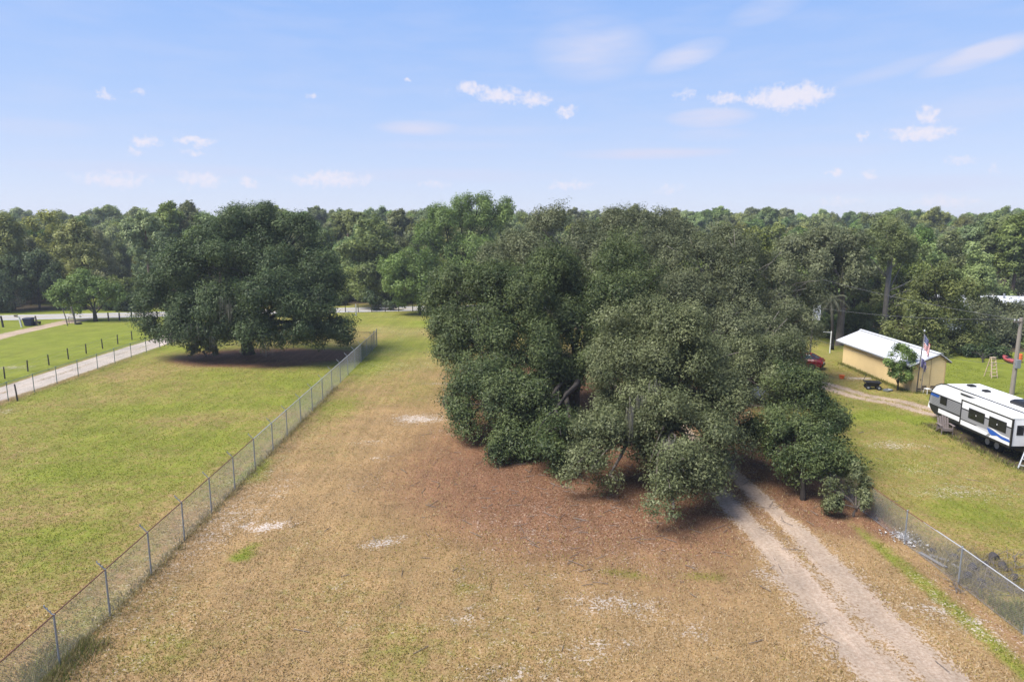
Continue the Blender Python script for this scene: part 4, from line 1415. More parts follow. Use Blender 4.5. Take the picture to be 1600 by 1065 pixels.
# ------------------------------------------------------------------ pole, wires, board, far house
p = G(1580.5, 616)
UP = Vector((p.x, p.y, 0))
t = empty('utility_pole', UP, 0, 'weathered utility pole rising behind the camper', 'utility pole')
MB().tube([(0, 0, -.4), (.03, 0, 3), (.02, 0, 6.45)], [.19, .165, .135], 12).build('pole', 'pole_wood', t)
MB().bar((-.62, -.05, 6.12), (.15, -.1, 6.12), .09, .09).build('crossarm', 'old_wood', t)
MB().bar((-.4, -.06, 6.08), (.0, -.04, 5.7), .03, .03).build('brace', 'galvanised', t)
for k in (-.55, -.25):
    MB().tube([(k, -.06, 6.17), (k, -.06, 6.24), (k, -.06, 6.3), (k, -.06, 6.34)], [.03, .06, .06, .02], 8).build('insulator', 'galvanised_bright', t)
MB().box(-.16, .16, -.42, -.14, 2.3, 3.0).build('meter_box', 'galvanised', t)

def wire(name, label, p0, p1, sag, r=.014):
    pts = []
    for i in range(25):
        k = i / 24
        q = Vector(p0).lerp(Vector(p1), k)
        q.z -= sag * 4 * k * (1 - k)
        pts.append(q)
    o = MB().tube(pts, r, 5).build(name, 'rubber_wire')
    return tag(o, label, 'power line')

surf('rubber_wire', (.13, .13, .135), .6, .1, 3)
wire('power_line', 'upper power line from the utility pole to the trees on the left', UP + Vector((-.55, -.06, 6.34)), A(1283, 436, 74), .25)
wire('power_line', 'second power line from the utility pole sagging behind the shed roof', UP + Vector((-.25, -.06, 6.34)), A(1262, 478, 76), .45)
wire('power_line', 'low service wire crossing in front of the shed wall', A(1262, 524, 66), Vector((34.06, 55.83, 2.45)), .35)
wire('power_line', 'service wire from the flagpole corner of the shed to the utility pole', Vector((35.85, 56.04, 3.18)), UP + Vector((-.16, -.2, 2.7)), .2)

t = empty('white_board', (A(1275, 505, 71).x, 71, 0), .15, 'white board with a dark ring on a post left of the shed', 'board')
MB().bar((-.35, .1, 0), (-.35, .1, 4.6), .12, .12).build('post', 'old_wood', t)
MB().box(-.45, .42, -.03, .03, 4.05, 5.65).build('board', 'white_paint', t)
m = MB()
for i in range(14):
    a, b = 2 * math.pi * i / 14, 2 * math.pi * (i + 1) / 14
    m.bar((.0 + .24 * math.cos(a), -.045, 4.95 + .24 * math.sin(a)), (.0 + .24 * math.cos(b), -.045, 4.95 + .24 * math.sin(b)), .03, .07, (0, 1, 0))
m.build('ring', 'black_plastic', t)
t = empty('white_post', (A(1299, 520, 74).x, 74, 0), 0, 'slim white post in the shade behind the shed, left of its roof', 'post')
MB().tube([(0, 0, -.1), (0, 0, 2.4), (0, 0, 2.44)], [.06, .055, .02], 8).build('post', 'white_paint', t)
MB().bar((0, 0, 2.3), (-.9, .1, 2.35), .06, .06).build('cross_piece', 'white_paint', t)

surf('house_wall', (.42, .50, .56), .7, .08, 1)
def far_house():
    c = A(1552, 478, 92)
    t = empty('far_house', (c.x, 92, 0), R(-16), 'pale blue house with white metal roof half hidden among trees at far right', 'house')
    w, d, h, r_ = 6.6, 4.0, 2.75, 4.4
    MB().prism([(-d, 0), (d, 0), (d, h), (0, r_ - .12), (-d, h)], 'x', -w, w).build('wall', 'house_wall', t)
    for s in (-1, 1):
        prof = [(s * (d + .5), h - .28), (0, r_), (0, r_ + .08), (s * (d + .5), h - .2)]
        rf = MB().prism(prof if s < 0 else prof[::-1], 'x', -w - .5, w + .5).build('roof', 'metal_roof', t)
        m = MB()
        for i in range(15):
            x = -w - .3 + i * (2 * w + .6) / 14
            m.bar((x, s * (d + .45), h - .185), (x, s * .1, r_ + .06), .04, .04)
        m.build('roof_rib', 'metal_roof', rf)
    for x in (-4.5, -1.2, 3.6):
        f = MB().box(x - .55, x + .55, -d - .05, -d - .005, 1.0, 2.2).build('window', 'white_paint', t)
        MB().box(x - .47, x + .47, -d - .06, -d - .051, 1.08, 2.12).build('pane', 'tinted_glass', f)
    f = MB().box(1.0, 1.95, -d - .05, -d - .005, 0, 2.1).build('door', 'white_paint', t)
    MB().tube([(1.82, -d - .10, 1.0), (1.82, -d - .04, 1.0)], .04, 6).build('handle', 'galvanised', f)
    MB().tube([(.9, -.6, 4.2), (.9, -.6, 4.85)], .12, 8).build('chimney_pipe', 'galvanised', t)
far_house()

def hidden_roof():
    c = A(546, 427, 150)
    t = empty('far_barn', (c.x, 150, 0), R(20), 'small grey roof showing between trees beyond the road', 'barn')
    MB().prism([(-3, 0), (3, 0), (3, 2.4), (0, 3.5), (-3, 2.4)], 'x', -4, 4).build('wall', 'old_wood', t)
    for s in (-1, 1):
        prof = [(s * 3.5, 2.25), (0, 3.52), (0, 3.6), (s * 3.5, 2.33)]
        MB().prism(prof if s < 0 else prof[::-1], 'x', -4.4, 4.4).build('roof', 'metal_roof', t)
    MB().box(-.9, .9, -3.06, -3.005, 0, 2.1).build('door', 'dark_wood', t)
hidden_roof()

def toys():
    c = G(1575, 565)
    t = empty('kayak', (c.x, c.y, 0), R(70), 'faded red boat hull lying left of the utility pole at the wood edge', 'boat')
    rings = []
    for i in range(9):
        k = i / 8
        w = .38 * math.sin(math.pi * min(max(k, .03), .97)) ** .6
        z = .12 * abs(2 * k - 1) ** 2
        rings.append([(-1.5 + 3 * k, -w, .36 + z), (-1.5 + 3 * k, -w * .7, .1 + z), (-1.5 + 3 * k, 0, z + .02), (-1.5 + 3 * k, w * .7, .1 + z), (-1.5 + 3 * k, w, .36 + z), (-1.5 + 3 * k, 0, .43 + z)])
    h_ = MB().loft(rings).build('hull', 'kayak_red', t, smooth=True)
    MB().box(-.35, .35, -.2, .2, .40, .47).build('seat_well', 'black_plastic', h_)
    c = G(1591, 566)
    t = empty('orange_drum', (c.x, c.y, 0), 0, 'orange plastic drum right of the utility pole at the wood edge', 'drum')
    MB().tube([(0, 0, 0), (0, 0, .1), (0, 0, .3), (0, 0, .33), (0, 0, .6), (0, 0, .63), (0, 0, .85), (0, 0, .9)], [.27, .3, .3, .32, .32, .3, .3, .26], 16).build('drum_body', 'orange_plastic', t)
    MB().tube([(.12, 0, .9), (.12, 0, .93)], .05, 8).build('cap', 'black_plastic', t)
surf('kayak_red', (.40, .09, .10), .5, .2, 3)
toys()

# ------------------------------------------------------------------ rubble along the lower right fence
surf('dark_rock', (.07, .062, .06), .9, .35, 3, bump=.03)
surf('grey_plank', (.26, .245, .235), .9, .25, 6, stretch=(.4, 4, 4))
surf('white_stone', (.62, .60, .58), .85, .15, 8)

def rock_mesh(seed, name='rock'):
    import bmesh
    bm = bmesh.new()
    bmesh.ops.create_icosphere(bm, subdivisions=2, radius=1)
    rng = random.Random(seed)
    ds = [(Vector((rng.gauss(0, 1), rng.gauss(0, 1), rng.gauss(0, 1))).normalized(), rng.uniform(.55, .85)) for _ in range(7)]
    for v in bm.verts:
        for d, k in ds:
            a = v.co.dot(d)
            if a > k:
                v.co -= d * (a - k)
        v.co *= 1 + rng.uniform(-.06, .06)
    me = bpy.data.meshes.new(name)
    bm.to_mesh(me)
    bm.free()
    me.materials.append(MATS['dark_rock'])
    return me

rms = [rock_mesh(s) for s in range(4)]
RK = [(1488, 872, .30, 'rounded dark rock lying left of the silver fence post'), (1507, 903, .34, 'dark lump right against the foot of the silver fence post'), (1517, 890, .40, 'tall grey rubble lump just right of the silver fence post'),
      (1530, 911, .28, 'low dark rock nearest the camera in the fence rubble'), (1548, 877, .46, 'largest black rock at the back of the fence rubble'), (1563, 888, .40, 'grey rock behind the silver rail right of the largest rock'),
      (1537, 885, .30, 'middle rock of the rubble beside the largest black one'), (1455, 862, .22, 'small pale rock beside the plank under the rusty rail'), (1365, 812, .20, 'small black rock at the foot of the fence shrub'), (1578, 905, .34, 'rock among green weeds at the right edge of the rubble'),
      (1498, 862, .24, 'small rock behind the rounded one under the rail')]
for i, (u, v, s, lab) in enumerate(RK):
    p = G(u, v)
    o = link('rock', rms[i % 4], None, (p.x + .08, p.y, s * .35), (i * .7, i * 1.3, i * 2.1))
    s *= .62
    o.location.z = s * .35
    o.scale = (s * 1.2, s, s * .75)
    tag(o, lab, 'rock', 'rubble along the fence')

def plank(label, u0, v0, u1, v1, w, mat='grey_plank'):
    a, b = G(u0, v0), G(u1, v1)
    ln = (b - a).length
    ang = math.atan2(b.y - a.y, b.x - a.x)
    m = MB().box(0, ln, -w / 2, w / 2, .0, .045)
    m.box(.04, .07, -w / 2 + .02, w / 2 - .02, .0451, .05)
    o = m.build('plank', mat, None, (a.x, a.y, .035), (0, R(-.6), ang), bevel=.008)
    return tag(o, label, 'plank', 'rubble along the fence')
plank('long weathered plank lying in the brown leaves below the rusty rail', 1437, 864, 1478, 888, .16)
plank('short grey board lying among rubble behind the long plank', 1452, 868, 1482, 878, .2)
plank('stubby pale board just left of the silver fence post', 1487, 882, 1498, 889, .14)

def shell_pile():
    rng = np.random.default_rng(3)
    c = G(1411, 842)
    n = 420
    x = c.x + rng.normal(0, .30, n) + .1
    y = c.y + rng.normal(0, .42, n)
    V, F = [], []
    for i in range(n):
        s = rng.uniform(.015, .05)
        q = rng.normal(0, 1, (4, 3)) * s
        z = .03 + .05 * math.exp(-((x[i] - c.x) / .35) ** 2 - ((y[i] - c.y) / .5) ** 2)
        k = len(V)
        V += [(x[i] + a[0], y[i] + a[1], z + abs(a[2])) for a in q]
        F += [(k, k + 1, k + 2), (k, k + 1, k + 3), (k + 1, k + 2, k + 3), (k, k + 2, k + 3)]
    o = link('white_gravel', mesh_from_arrays('white_gravel', V, F, 'white_stone'))
    tag(o, 'scatter of bright white stone chips at the foot of the rusty fence post', 'gravel', kind='stuff')
shell_pile()

def brush_pile():
    rng = random.Random(15)
    m = MB()
    for i in range(170):
        c = G(rng.uniform(1478, 1592), rng.uniform(868, 930))
        a, l = rng.uniform(0, 6.28), rng.uniform(.3, 1.1)
        p0 = Vector((c.x + .1, c.y, rng.uniform(.0, .12)))
        p1 = p0 + Vector((math.cos(a) * l, math.sin(a) * l, rng.uniform(.0, .42)))
        m.tube([p0, p0.lerp(p1, .5) + Vector((0, 0, rng.uniform(-.02, .1))), p1], [rng.uniform(.008, .018), .009, .004], 4, cap=False)
    tag(m.build('brush_pile', 'brush_twigs'), 'tangle of grey dead brush over the rocks behind the lower right fence', 'brush', kind='stuff')
surf('brush_twigs', (.17, .145, .13), .9, .35, 7)
brush_pile()
# ------------------------------------------------------------------ trees
surf('bark_grey', (.15, .125, .105), .95, .35, 5, bump=.03, stretch=(2, 2, .5))
surf('bark_twiggy', (.24, .215, .185), .95, .3, 5, bump=.02, stretch=(2, 2, .5))
surf('bark_dark', (.042, .035, .030), .95, .35, 5, bump=.03, stretch=(2, 2, .5))
surf('bark_pine', (.20, .145, .11), .95, .35, 4, bump=.03, stretch=(2, 2, .5))
surf('bark_pale', (.36, .32, .28), .95, .25, 5, bump=.02, stretch=(2, 2, .5))
leaf_mat('leaf_oak_front', (.048, .064, .025), (.235, .255, .118), .24)
leaf_mat('leaf_oak_mid', (.027, .048, .017), (.155, .190, .066), .22)
leaf_mat('leaf_oak_grey', (.060, .075, .034), (.225, .240, .122), .24)
leaf_mat('leaf_oak_left', (.027, .050, .020), (.128, .172, .068), .22)
leaf_mat('leaf_bright', (.090, .145, .036), (.280, .375, .105), .32)
leaf_mat('leaf_forest', (.110, .152, .040), (.325, .390, .112), .34, obvar=1.0)
leaf_mat('leaf_pine', (.108, .152, .042), (.305, .375, .112), .3, obvar=.8)
leaf_mat('leaf_yellow', (.080, .115, .022), (.24, .28, .075), .35)
leaf_mat('leaf_shed', (.075, .098, .028), (.245, .265, .085), .3)
leaf_mat('moss_strands', (.09, .085, .068), (.24, .23, .19), .2)
leaf_mat('palm_leaf', (.06, .075, .04), (.17, .17, .11), .2)

def leaves(lobes, leaf, cover, seed, puff=(.35, .8), up=.55, low=.55, flat=1.0, asp=.55, droop=0.0, fill=.25):
    """lobes: (x, y, z, r). Leaf-sized triangles gathered in sprays spread through the outer part of each lobe"""
    rng = np.random.default_rng(seed)
    P_, O_, T_ = [], [], []
    area = leaf * leaf * asp * .5
    per = 46
    big_ = np.array([l[:4] for l in lobes], float)
    sub_ = []
    for (cx_, cy__, cz, r) in big_:          # every lobe is broken up into boughs of uneven size
        k = 10 if r > 1.1 else 6
        for j in range(k):
            d = rng.normal(0, 1, 3)
            d /= np.linalg.norm(d)
            if d[2] < -.5 and rng.random() < .5:
                d[2] *= -1
            rr = r * rng.uniform(.26, .52)
            q = np.array([cx_, cy__, cz]) + d * (r * rng.uniform(.92, 1.18) - rr) * np.array([1, 1, flat])
            sub_.append((q[0], q[1], max(q[2], rr * .4), rr))
    L_ = np.array(sub_)
    for (cx_, cy__, cz, r) in L_:
        n_leaf = cover * 4 * math.pi * r * r / area * .36
        npf = max(4, int(n_leaf / per))
        d = rng.normal(0, 1, (npf * 2, 3))
        d /= np.linalg.norm(d, axis=1)[:, None]
        keep = (d[:, 2] > -.35) | (rng.random(len(d)) < low * .5)
        d = d[keep][:npf]
        # lumpy shell
        ph = rng.uniform(0, 6.28, 4)
        lump = .97 + .13 * np.sin(d[:, 0] * 4.1 + ph[0]) + .13 * np.sin(d[:, 1] * 4.7 + ph[1]) + .10 * np.sin(d[:, 2] * 5.3 + ph[2]) + .06 * np.sin((d[:, 0] + d[:, 1]) * 9 + ph[3])
        rad = .97 * np.where(rng.random(len(d)) < fill, rng.uniform(.25, .8, len(d)), 1 - np.abs(rng.normal(0, .14, len(d))) + (rng.random(len(d)) < .12) * rng.uniform(.05, .3, len(d))) * lump
        c = np.array([cx_, cy__, cz]) + d * rad[:, None] * np.array([r, r, r * flat])
        # skip sprays buried deep in another lobe
        deep = np.zeros(len(c), bool)
        for (ox, oy, oz, orr) in big_:
            deep |= (np.linalg.norm((c - np.array([ox, oy, oz])) / np.array([1, 1, flat]), axis=1) < orr * .52)
        deep &= rng.random(len(c)) < .75
        c, d = c[~deep], d[~deep]
        pr = rng.uniform(puff[0], puff[1], len(c))
        m = np.maximum(8, (per * (pr / np.mean(puff)) ** 2).astype(int))
        idx = np.repeat(np.arange(len(c)), m)
        q = rng.normal(0, 1, (len(idx), 3))
        q /= np.linalg.norm(q, axis=1)[:, None]
        q *= (rng.random(len(idx)) ** .45)[:, None]
        pos = c[idx] + q * pr[idx][:, None] * np.array([.95, .95, .95])
        pos[:, 2] -= droop * pr[idx] * (q[:, 0] ** 2 + q[:, 1] ** 2)
        out = q * .6 + d[idx] * .85 + np.array([0, 0, up]) + rng.normal(0, .5, (len(idx), 3))
        ptint = rng.normal(0, .20, len(c))
        P_.append(pos)
        O_.append(out)
        T_.append(.45 + rng.normal(0, .13) + ptint[idx] + rng.normal(0, .17, len(idx)))
    P_, O_, T_ = np.concatenate(P_), np.concatenate(O_), np.concatenate(T_)
    k = P_[:, 2] > .12
    P_, O_, T_ = P_[k], O_[k], T_[k]
    n = len(P_)
    O_ /= np.linalg.norm(O_, axis=1)[:, None] + 1e-9
    a = np.cross(O_, rng.normal(0, 1, (n, 3)))
    a /= np.linalg.norm(a, axis=1)[:, None] + 1e-9
    b = np.cross(O_, a)
    s = leaf * rng.uniform(.65, 1.35, n)[:, None]
    V = np.stack([P_ - a * s * .5 + b * s * asp * .5, P_ - a * s * .5 - b * s * asp * .5, P_ + a * s * .6], 1)
    return V.reshape(-1, 3), np.clip(np.repeat(T_, 3), 0, 1)

def crown_mesh(name, lobes, leaf, cover, seed, mat, **kw):
    V, T = leaves(lobes, leaf, cover, seed, **kw)
    return mesh_from_arrays(name, V, np.arange(len(V)).reshape(-1, 3), mat, False, {'tint': T})

def limb_pts(p0, p1, rng, sag=.12, n=6):
    p0, p1 = Vector(p0), Vector(p1)
    ln = (p1 - p0).length
    w = Vector((rng.uniform(-1, 1), rng.uniform(-1, 1), rng.uniform(-.3, .6))) * ln * .07
    pts = []
    for i in range(n):
        k = i / (n - 1)
        q = p0.lerp(p1, k)
        q += w * math.sin(k * math.pi * 1.5) + Vector((0, 0, ln * sag * math.sin(k * math.pi)))
        pts.append(q)
    return pts

def moss_mesh(spots, seed, name='moss'):
    """grey strands hanging under limbs: spots (x, y, z, length, width)"""
    rng = np.random.default_rng(seed)
    V, T = [], []
    for (x, y, z, ln, wd_) in spots:
        for _ in range(26):
            a = rng.uniform(0, 6.28)
            px, py = x + rng.normal(0, wd_), y + rng.normal(0, wd_)
            l = ln * rng.uniform(.4, 1.05)
            w = rng.uniform(.012, .03)
            z0 = z + rng.uniform(-.3, .35) * ln * .5
            dx, dy = math.cos(a) * w, math.sin(a) * w
            jx, jy = rng.normal(0, .06), rng.normal(0, .06)
            V += [(px - dx, py - dy, z0), (px + dx, py + dy, z0), (px + jx, py + jy, z0 - l)]
            T += [rng.uniform(.2, .9)] * 3
    V = np.array(V)
    return mesh_from_arrays(name, V, np.arange(len(V)).reshape(-1, 3), 'moss_strands', False, {'tint': T})

def big_tree(name, label, base, lobes_px, leaf, cover, seed, mat, bark, r0, fork, twigs=3, moss=None, cat='tree', group=None, bare=(), **kw):
    """a tree of its own: trunk, limbs that reach into each part of the crown, crown"""
    bx_, by_ = base
    t = empty(name, (bx_, by_, 0), 0, label, cat, group)
    lob = []
    for (u, v, Y, r) in lobes_px:
        p = A(u, v, Y)
        lob.append((p.x - bx_, p.y - by_, max(p.z, r * .45), r))
    link('crown', crown_mesh('crown', lob, leaf, cover, seed, mat, **kw), t)
    rng = random.Random(seed)
    top = Vector((rng.uniform(-.3, .3), rng.uniform(-.3, .3), fork))
    m = MB().tube([(0, 0, -.3), (.0, 0, .15), (top.x * .3, top.y * .3, fork * .5), top], [r0 * 1.5, r0 * 1.15, r0 * .95, r0 * .9], 12)
    m.build('trunk', bark, t, smooth=True)
    for i, (x, y, z, r) in enumerate(lob):
        end = Vector((x, y, z + r * .15))
        d = end - top
        k0 = rng.uniform(.5, 1.0) if z > fork * .6 else rng.uniform(.7, 1.0)
        pts = limb_pts((top.x * k0, top.y * k0, fork * k0 - .1), end, rng, .10)
        rr = max(.04, min(r0 * .42, .027 * d.length))
        mb = MB().tube(pts, [rr * (1 - .72 * k / 5) for k in range(6)], 7)
        for _ in range(twigs):
            dr = Vector((rng.gauss(0, 1), rng.gauss(0, 1), rng.gauss(.25, .7))).normalized()
            s0 = pts[rng.choice((3, 4, 5))]
            tp = end + dr * r * rng.uniform(.65, .95)
            mb.tube(limb_pts(s0, tp, rng, .05, 4), [rr * .32, rr * .25, rr * .16, rr * .08], 5)
        mb.build('limb', bark, t, smooth=True)
    for (p0, p1, rr) in bare:
        MB().tube(limb_pts(p0, p1, rng, .06, 5), [rr, rr * .8, rr * .6, rr * .4, rr * .2], 6).build('bare_branch', 'bark_pale', t, smooth=True)
    if moss:
        sp = []
        for (u, v, Y, ln, wd_) in moss:
            p = A(u, v, Y)
            sp.append((p.x - bx_, p.y - by_, p.z, ln, wd_))
        tag(link('hanging_moss', moss_mesh(sp, seed), t), kind='stuff')
    return t

# --- the group of live oaks in the middle
big_tree('live_oak', 'front spreading oak with pale olive crown hanging low over the sand track', (9.2, 39.0),
         [(1005, 545, 38, 2.9), (1060, 552, 38, 2.9), (968, 590, 38, 1.9), (1105, 590, 38.5, 2.1), (1035, 515, 39, 1.8), (1040, 680, 33.5, 2.3), (1098, 690, 33.5, 1.9), (992, 705, 34, 1.6), (1150, 655, 36.5, 2.0),
          (942, 742, 33, 1.05), (912, 735, 33.6, 1.1), (1050, 735, 31, 1.5), (1042, 785, 29.3, .95), (1095, 740, 31.5, 1.2), (1180, 600, 41.5, 2.3), (1212, 575, 44, 2.3), (1145, 560, 44, 2.4), (965, 692, 34.8, 1.9), (1010, 610, 37.5, 2.1), (1000, 655, 35.5, 2.0), (1092, 618, 36.5, 1.6), (1120, 640, 36, 1.5), (955, 655, 37, 1.5), (925, 690, 36, 1.5)],
         .125, 2.1, 21, 'leaf_oak_front', 'bark_grey', .50, 3.0, moss=[(985, 640, 33.5, 1.8, .10), (1025, 600, 34.5, 1.5, .15), (1000, 620, 34, 1.2, .2), (1045, 690, 31.5, 1.0, .2)], puff=(.32, .75))
big_tree('live_oak', 'dense dark green oak on the left of the big oak group', (4.4, 49.7),
         [(728, 470, 52, 3.6), (757, 555, 48, 3.7), (775, 640, 43, 3.0), (815, 686, 40.8, 2.0), (860, 468, 52, 4.2), (940, 450, 55, 4.4), (812, 560, 47.5, 3.4), (700, 478, 53, 2.0), (735, 625, 44.5, 2.0), (795, 700, 39.8, 1.35),
          (868, 690, 37.8, 1.75), (828, 632, 42.5, 2.1), (850, 655, 41.5, 1.5), (930, 505, 52, 3.2), (800, 500, 50, 4.0), (732, 650, 43, 1.15), (985, 500, 50, 3.8), (890, 590, 48.5, 1.7), (905, 555, 48, 1.9), (845, 600, 46, 2.2), (870, 650, 45, 1.2), (775, 715, 38.8, 1.0), (885, 735, 36.2, 1.1), (690, 530, 51, 1.6)],
         .145, 2.1, 22, 'leaf_oak_mid', 'bark_dark', .62, 3.2, moss=[(700, 620, 44, .9, .3)], puff=(.35, .85))
big_tree('live_oak', 'grey green oak with bare twigs showing behind the front oak', (20.0, 59.5),
         [(1085, 430, 60, 3.8), (1165, 430, 60, 4.3), (1228, 455, 60, 3.4), (1150, 500, 57, 4.0), (1236, 510, 57, 2.5), (1065, 485, 57, 3.5), (1195, 545, 52, 3.2), (1125, 400, 63, 3.0), (1246, 462, 60, 1.7), (1222, 558, 52, 2.0), (1110, 540, 52, 3.5)],
         .16, 1.6, 23, 'leaf_oak_grey', 'bark_twiggy', .55, 3.4, twigs=9, puff=(.35, .8))
big_tree('live_oak', 'broad olive oak at the back of the big oak group', (8.0, 70.5),
         [(795, 410, 70, 3.8), (865, 378, 72, 3.6), (935, 378, 74, 3.6), (1000, 372, 76, 3.8), (1050, 378, 78, 3.0), (905, 420, 66, 4.2), (990, 425, 65, 4.2), (765, 440, 66, 3.0), (830, 430, 66, 3.8), (1040, 475, 62, 3.2), (980, 480, 60, 3.4), (1035, 352, 78, 1.8), (955, 348, 75, 1.6), (850, 350, 73, 1.8)],
         .19, 1.8, 24, 'leaf_oak_grey', 'bark_grey', .6, 4.0, puff=(.45, 1.0))
big_tree('leaning_oak', 'smaller dark oak leaning over the right fence beside the sand track', (15.03, 33.4),
         [(1240, 630, 38, 2.2), (1272, 680, 35.5, 1.7), (1228, 690, 35, 1.4), (1300, 712, 33.5, 1.25), (1282, 745, 32.8, 1.05), (1330, 735, 32.2, .7), (1200, 662, 36.5, 1.4), (1238, 602, 41, 1.6), (1255, 725, 33.6, 1.2), (1290, 655, 37, 1.2), (1262, 650, 37, 1.5)],
         .12, 2.0, 25, 'leaf_oak_mid', 'bark_dark', .13, 1.7, puff=(.28, .6))
big_tree('fence_shrub', 'scraggly thin shrub tangled in the right fence next to the leaning oak', (16.6, 31.3),
         [(1312, 770, 31.6, .75), (1338, 752, 31.6, .7), (1300, 795, 31.2, .45), (1345, 778, 31.2, .5)], .12, .7, 26, 'leaf_oak_front', 'bark_grey', .05, .7, puff=(.2, .4))

# --- the round oak on the left lawn
big_tree('round_oak', 'big round dark green oak with hanging moss on the left lawn', (-28.85, 73.4),
         [(392, 372, 74, 3.8), (340, 392, 73, 4.0), (448, 392, 75, 4.0), (292, 440, 72, 4.2), (485, 440, 74, 3.8), (252, 490, 71, 2.8), (272, 515, 69.5, 1.9), (390, 440, 69, 4.8), (330, 488, 69, 3.6), (440, 488, 69, 4.0), (500, 492, 71, 2.9),
          (530, 512, 70, 1.6), (400, 518, 67, 1.9), (415, 340, 75, 1.9), (375, 348, 75, 1.7), (240, 455, 71, 1.9), (286, 525, 69, 1.5), (246, 512, 70.2, 1.4), (542, 525, 69.6, .8), (300, 495, 70, 3.0), (470, 510, 68, 1.9), (425, 528, 66.5, 1.2), (462, 500, 67, 2.4), (342, 516, 67.5, 1.6), (500, 510, 69, 1.8), (468, 365, 75, 2.0)],
         .20, 2.7, 31, 'leaf_oak_left', 'bark_dark', .62, 2.4, puff=(.5, 1.05),
         moss=[(352, 470, 66.4, 2.6, .35), (358, 480, 66.2, 2.0, .25), (300, 520, 67.5, 1.8, .3), (332, 520, 67, 2.4, .25), (410, 535, 66, 1.3, .3), (420, 540, 66, 1.2, .4), (315, 505, 67, 1.6, .5), (480, 530, 67.5, 1.0, .8)])
big_tree('mossy_shrub', 'low shrub draped in grey moss just left of the round oak trunk', tuple(pg(322, 556)),
         [(312, 540, 71.5, .95), (300, 546, 71.3, .75), (325, 534, 71.6, .8), (332, 545, 71.2, .6)], .20, 1.6, 32, 'leaf_oak_left', 'bark_grey', .08, .6, puff=(.3, .6),
         moss=[(336, 522, 70.6, 1.9, .16), (328, 530, 70.6, 1.5, .3), (310, 535, 70.4, 1.0, .5)])

# --- tall bright trees at the far end of the mown field
big_tree('tall_tree', 'tallest bright green tree standing above the others at the far field end', tuple((A(715, 480, 113).x, 113)),
         [(745, 335, 114, 3.2), (705, 360, 113, 4.6), (775, 345, 116, 3.0), (735, 400, 112, 5.5), (690, 415, 112, 4.4), (780, 385, 115, 4.2), (760, 440, 112, 4.4), (668, 372, 113, 2.6), (722, 322, 114, 1.9), (690, 338, 113, 1.6), (790, 320, 116, 1.3), (755, 316, 115, 1.2)],
         .28, 1.8, 41, 'leaf_bright', 'bark_dark', .45, 5, puff=(.6, 1.3))
big_tree('field_tree', 'lighter green low tree in front of the tallest tree at field end', tuple((A(655, 480, 106).x, 106)),
         [(650, 420, 107, 3.8), (628, 440, 106, 3.2), (675, 445, 106, 3.6), (640, 462, 105, 2.6), (690, 465, 106, 2.4), (612, 418, 108, 2.2)],
         .32, 1.9, 42, 'leaf_bright', 'bark_dark', .25, 2.4, puff=(.55, 1.1))
big_tree('roadside_bush', 'round dark bush by the road right of the white marker post', tuple(pg(583, 484)), [(583, 472, 112, 1.5), (578, 466, 112, 1.0)], .3, 1.8, 43, 'leaf_oak_left', 'bark_dark', .06, .6, puff=(.4, .7))
big_tree('roadside_bush', 'smaller dark bush by the road under the lighter field tree', tuple(pg(610, 485)), [(608, 477, 112, 1.0), (616, 480, 112, .8)], .3, 1.8, 44, 'leaf_oak_left', 'bark_dark', .05, .5, puff=(.4, .7))

# --- the small trees by the left road
big_tree('small_tree', 'small spreading green tree with dark forked trunk by the left road', tuple(pg(150.5, 502)),
         [(128, 452, 99, 2.3), (105, 462, 99, 2.0), (160, 455, 99, 2.2), (140, 440, 99.5, 2.0), (178, 463, 99, 1.5), (90, 468, 99, 1.2), (120, 472, 98.5, 1.6)],
         .28, 1.8, 51, 'leaf_bright', 'bark_dark', .20, 2.0, puff=(.5, 1.0))
big_tree('small_tree', 'upright mid green tree beyond the road left of the small spreading tree', tuple((A(62, 480, 112).x, 112)),
         [(65, 425, 112, 2.8), (58, 410, 112, 2.0), (75, 440, 112, 2.4), (62, 450, 112, 2.2)], .32, 1.8, 52, 'leaf_oak_left', 'bark_dark', .16, 3.5, puff=(.5, 1.0))
big_tree('roadside_shrub', 'dark bush beyond the road between small tree and round oak', tuple((A(196, 486, 111).x, 111)), [(196, 474, 111, 1.7), (205, 468, 111, 1.4), (188, 480, 111, 1.2)], .3, 1.8, 53, 'leaf_oak_left', 'bark_dark', .07, .8, puff=(.4, .8))
big_tree('yellow_bush', 'sunny yellow green bush beyond the road left of the round oak', tuple((A(190, 460, 124).x, 124)), [(190, 450, 124, 2.4), (205, 455, 124, 2.0), (178, 455, 124, 1.8)], .32, 1.8, 54, 'leaf_yellow', 'bark_dark', .08, 1.0, puff=(.5, 1.0))
big_tree('dark_tree', 'dark mossy tree beyond the road at the left picture edge', tuple((A(12, 480, 110).x, 110)),
         [(12, 430, 110, 3.0), (-5, 450, 110, 3.0), (25, 455, 110, 2.2), (8, 470, 109, 2.0)], .3, 2.0, 55, 'leaf_oak_left', 'bark_dark', .25, 2.5, puff=(.5, 1.0), moss=[(30, 465, 108.5, 2.2, .6), (18, 470, 108, 1.8, .6)])

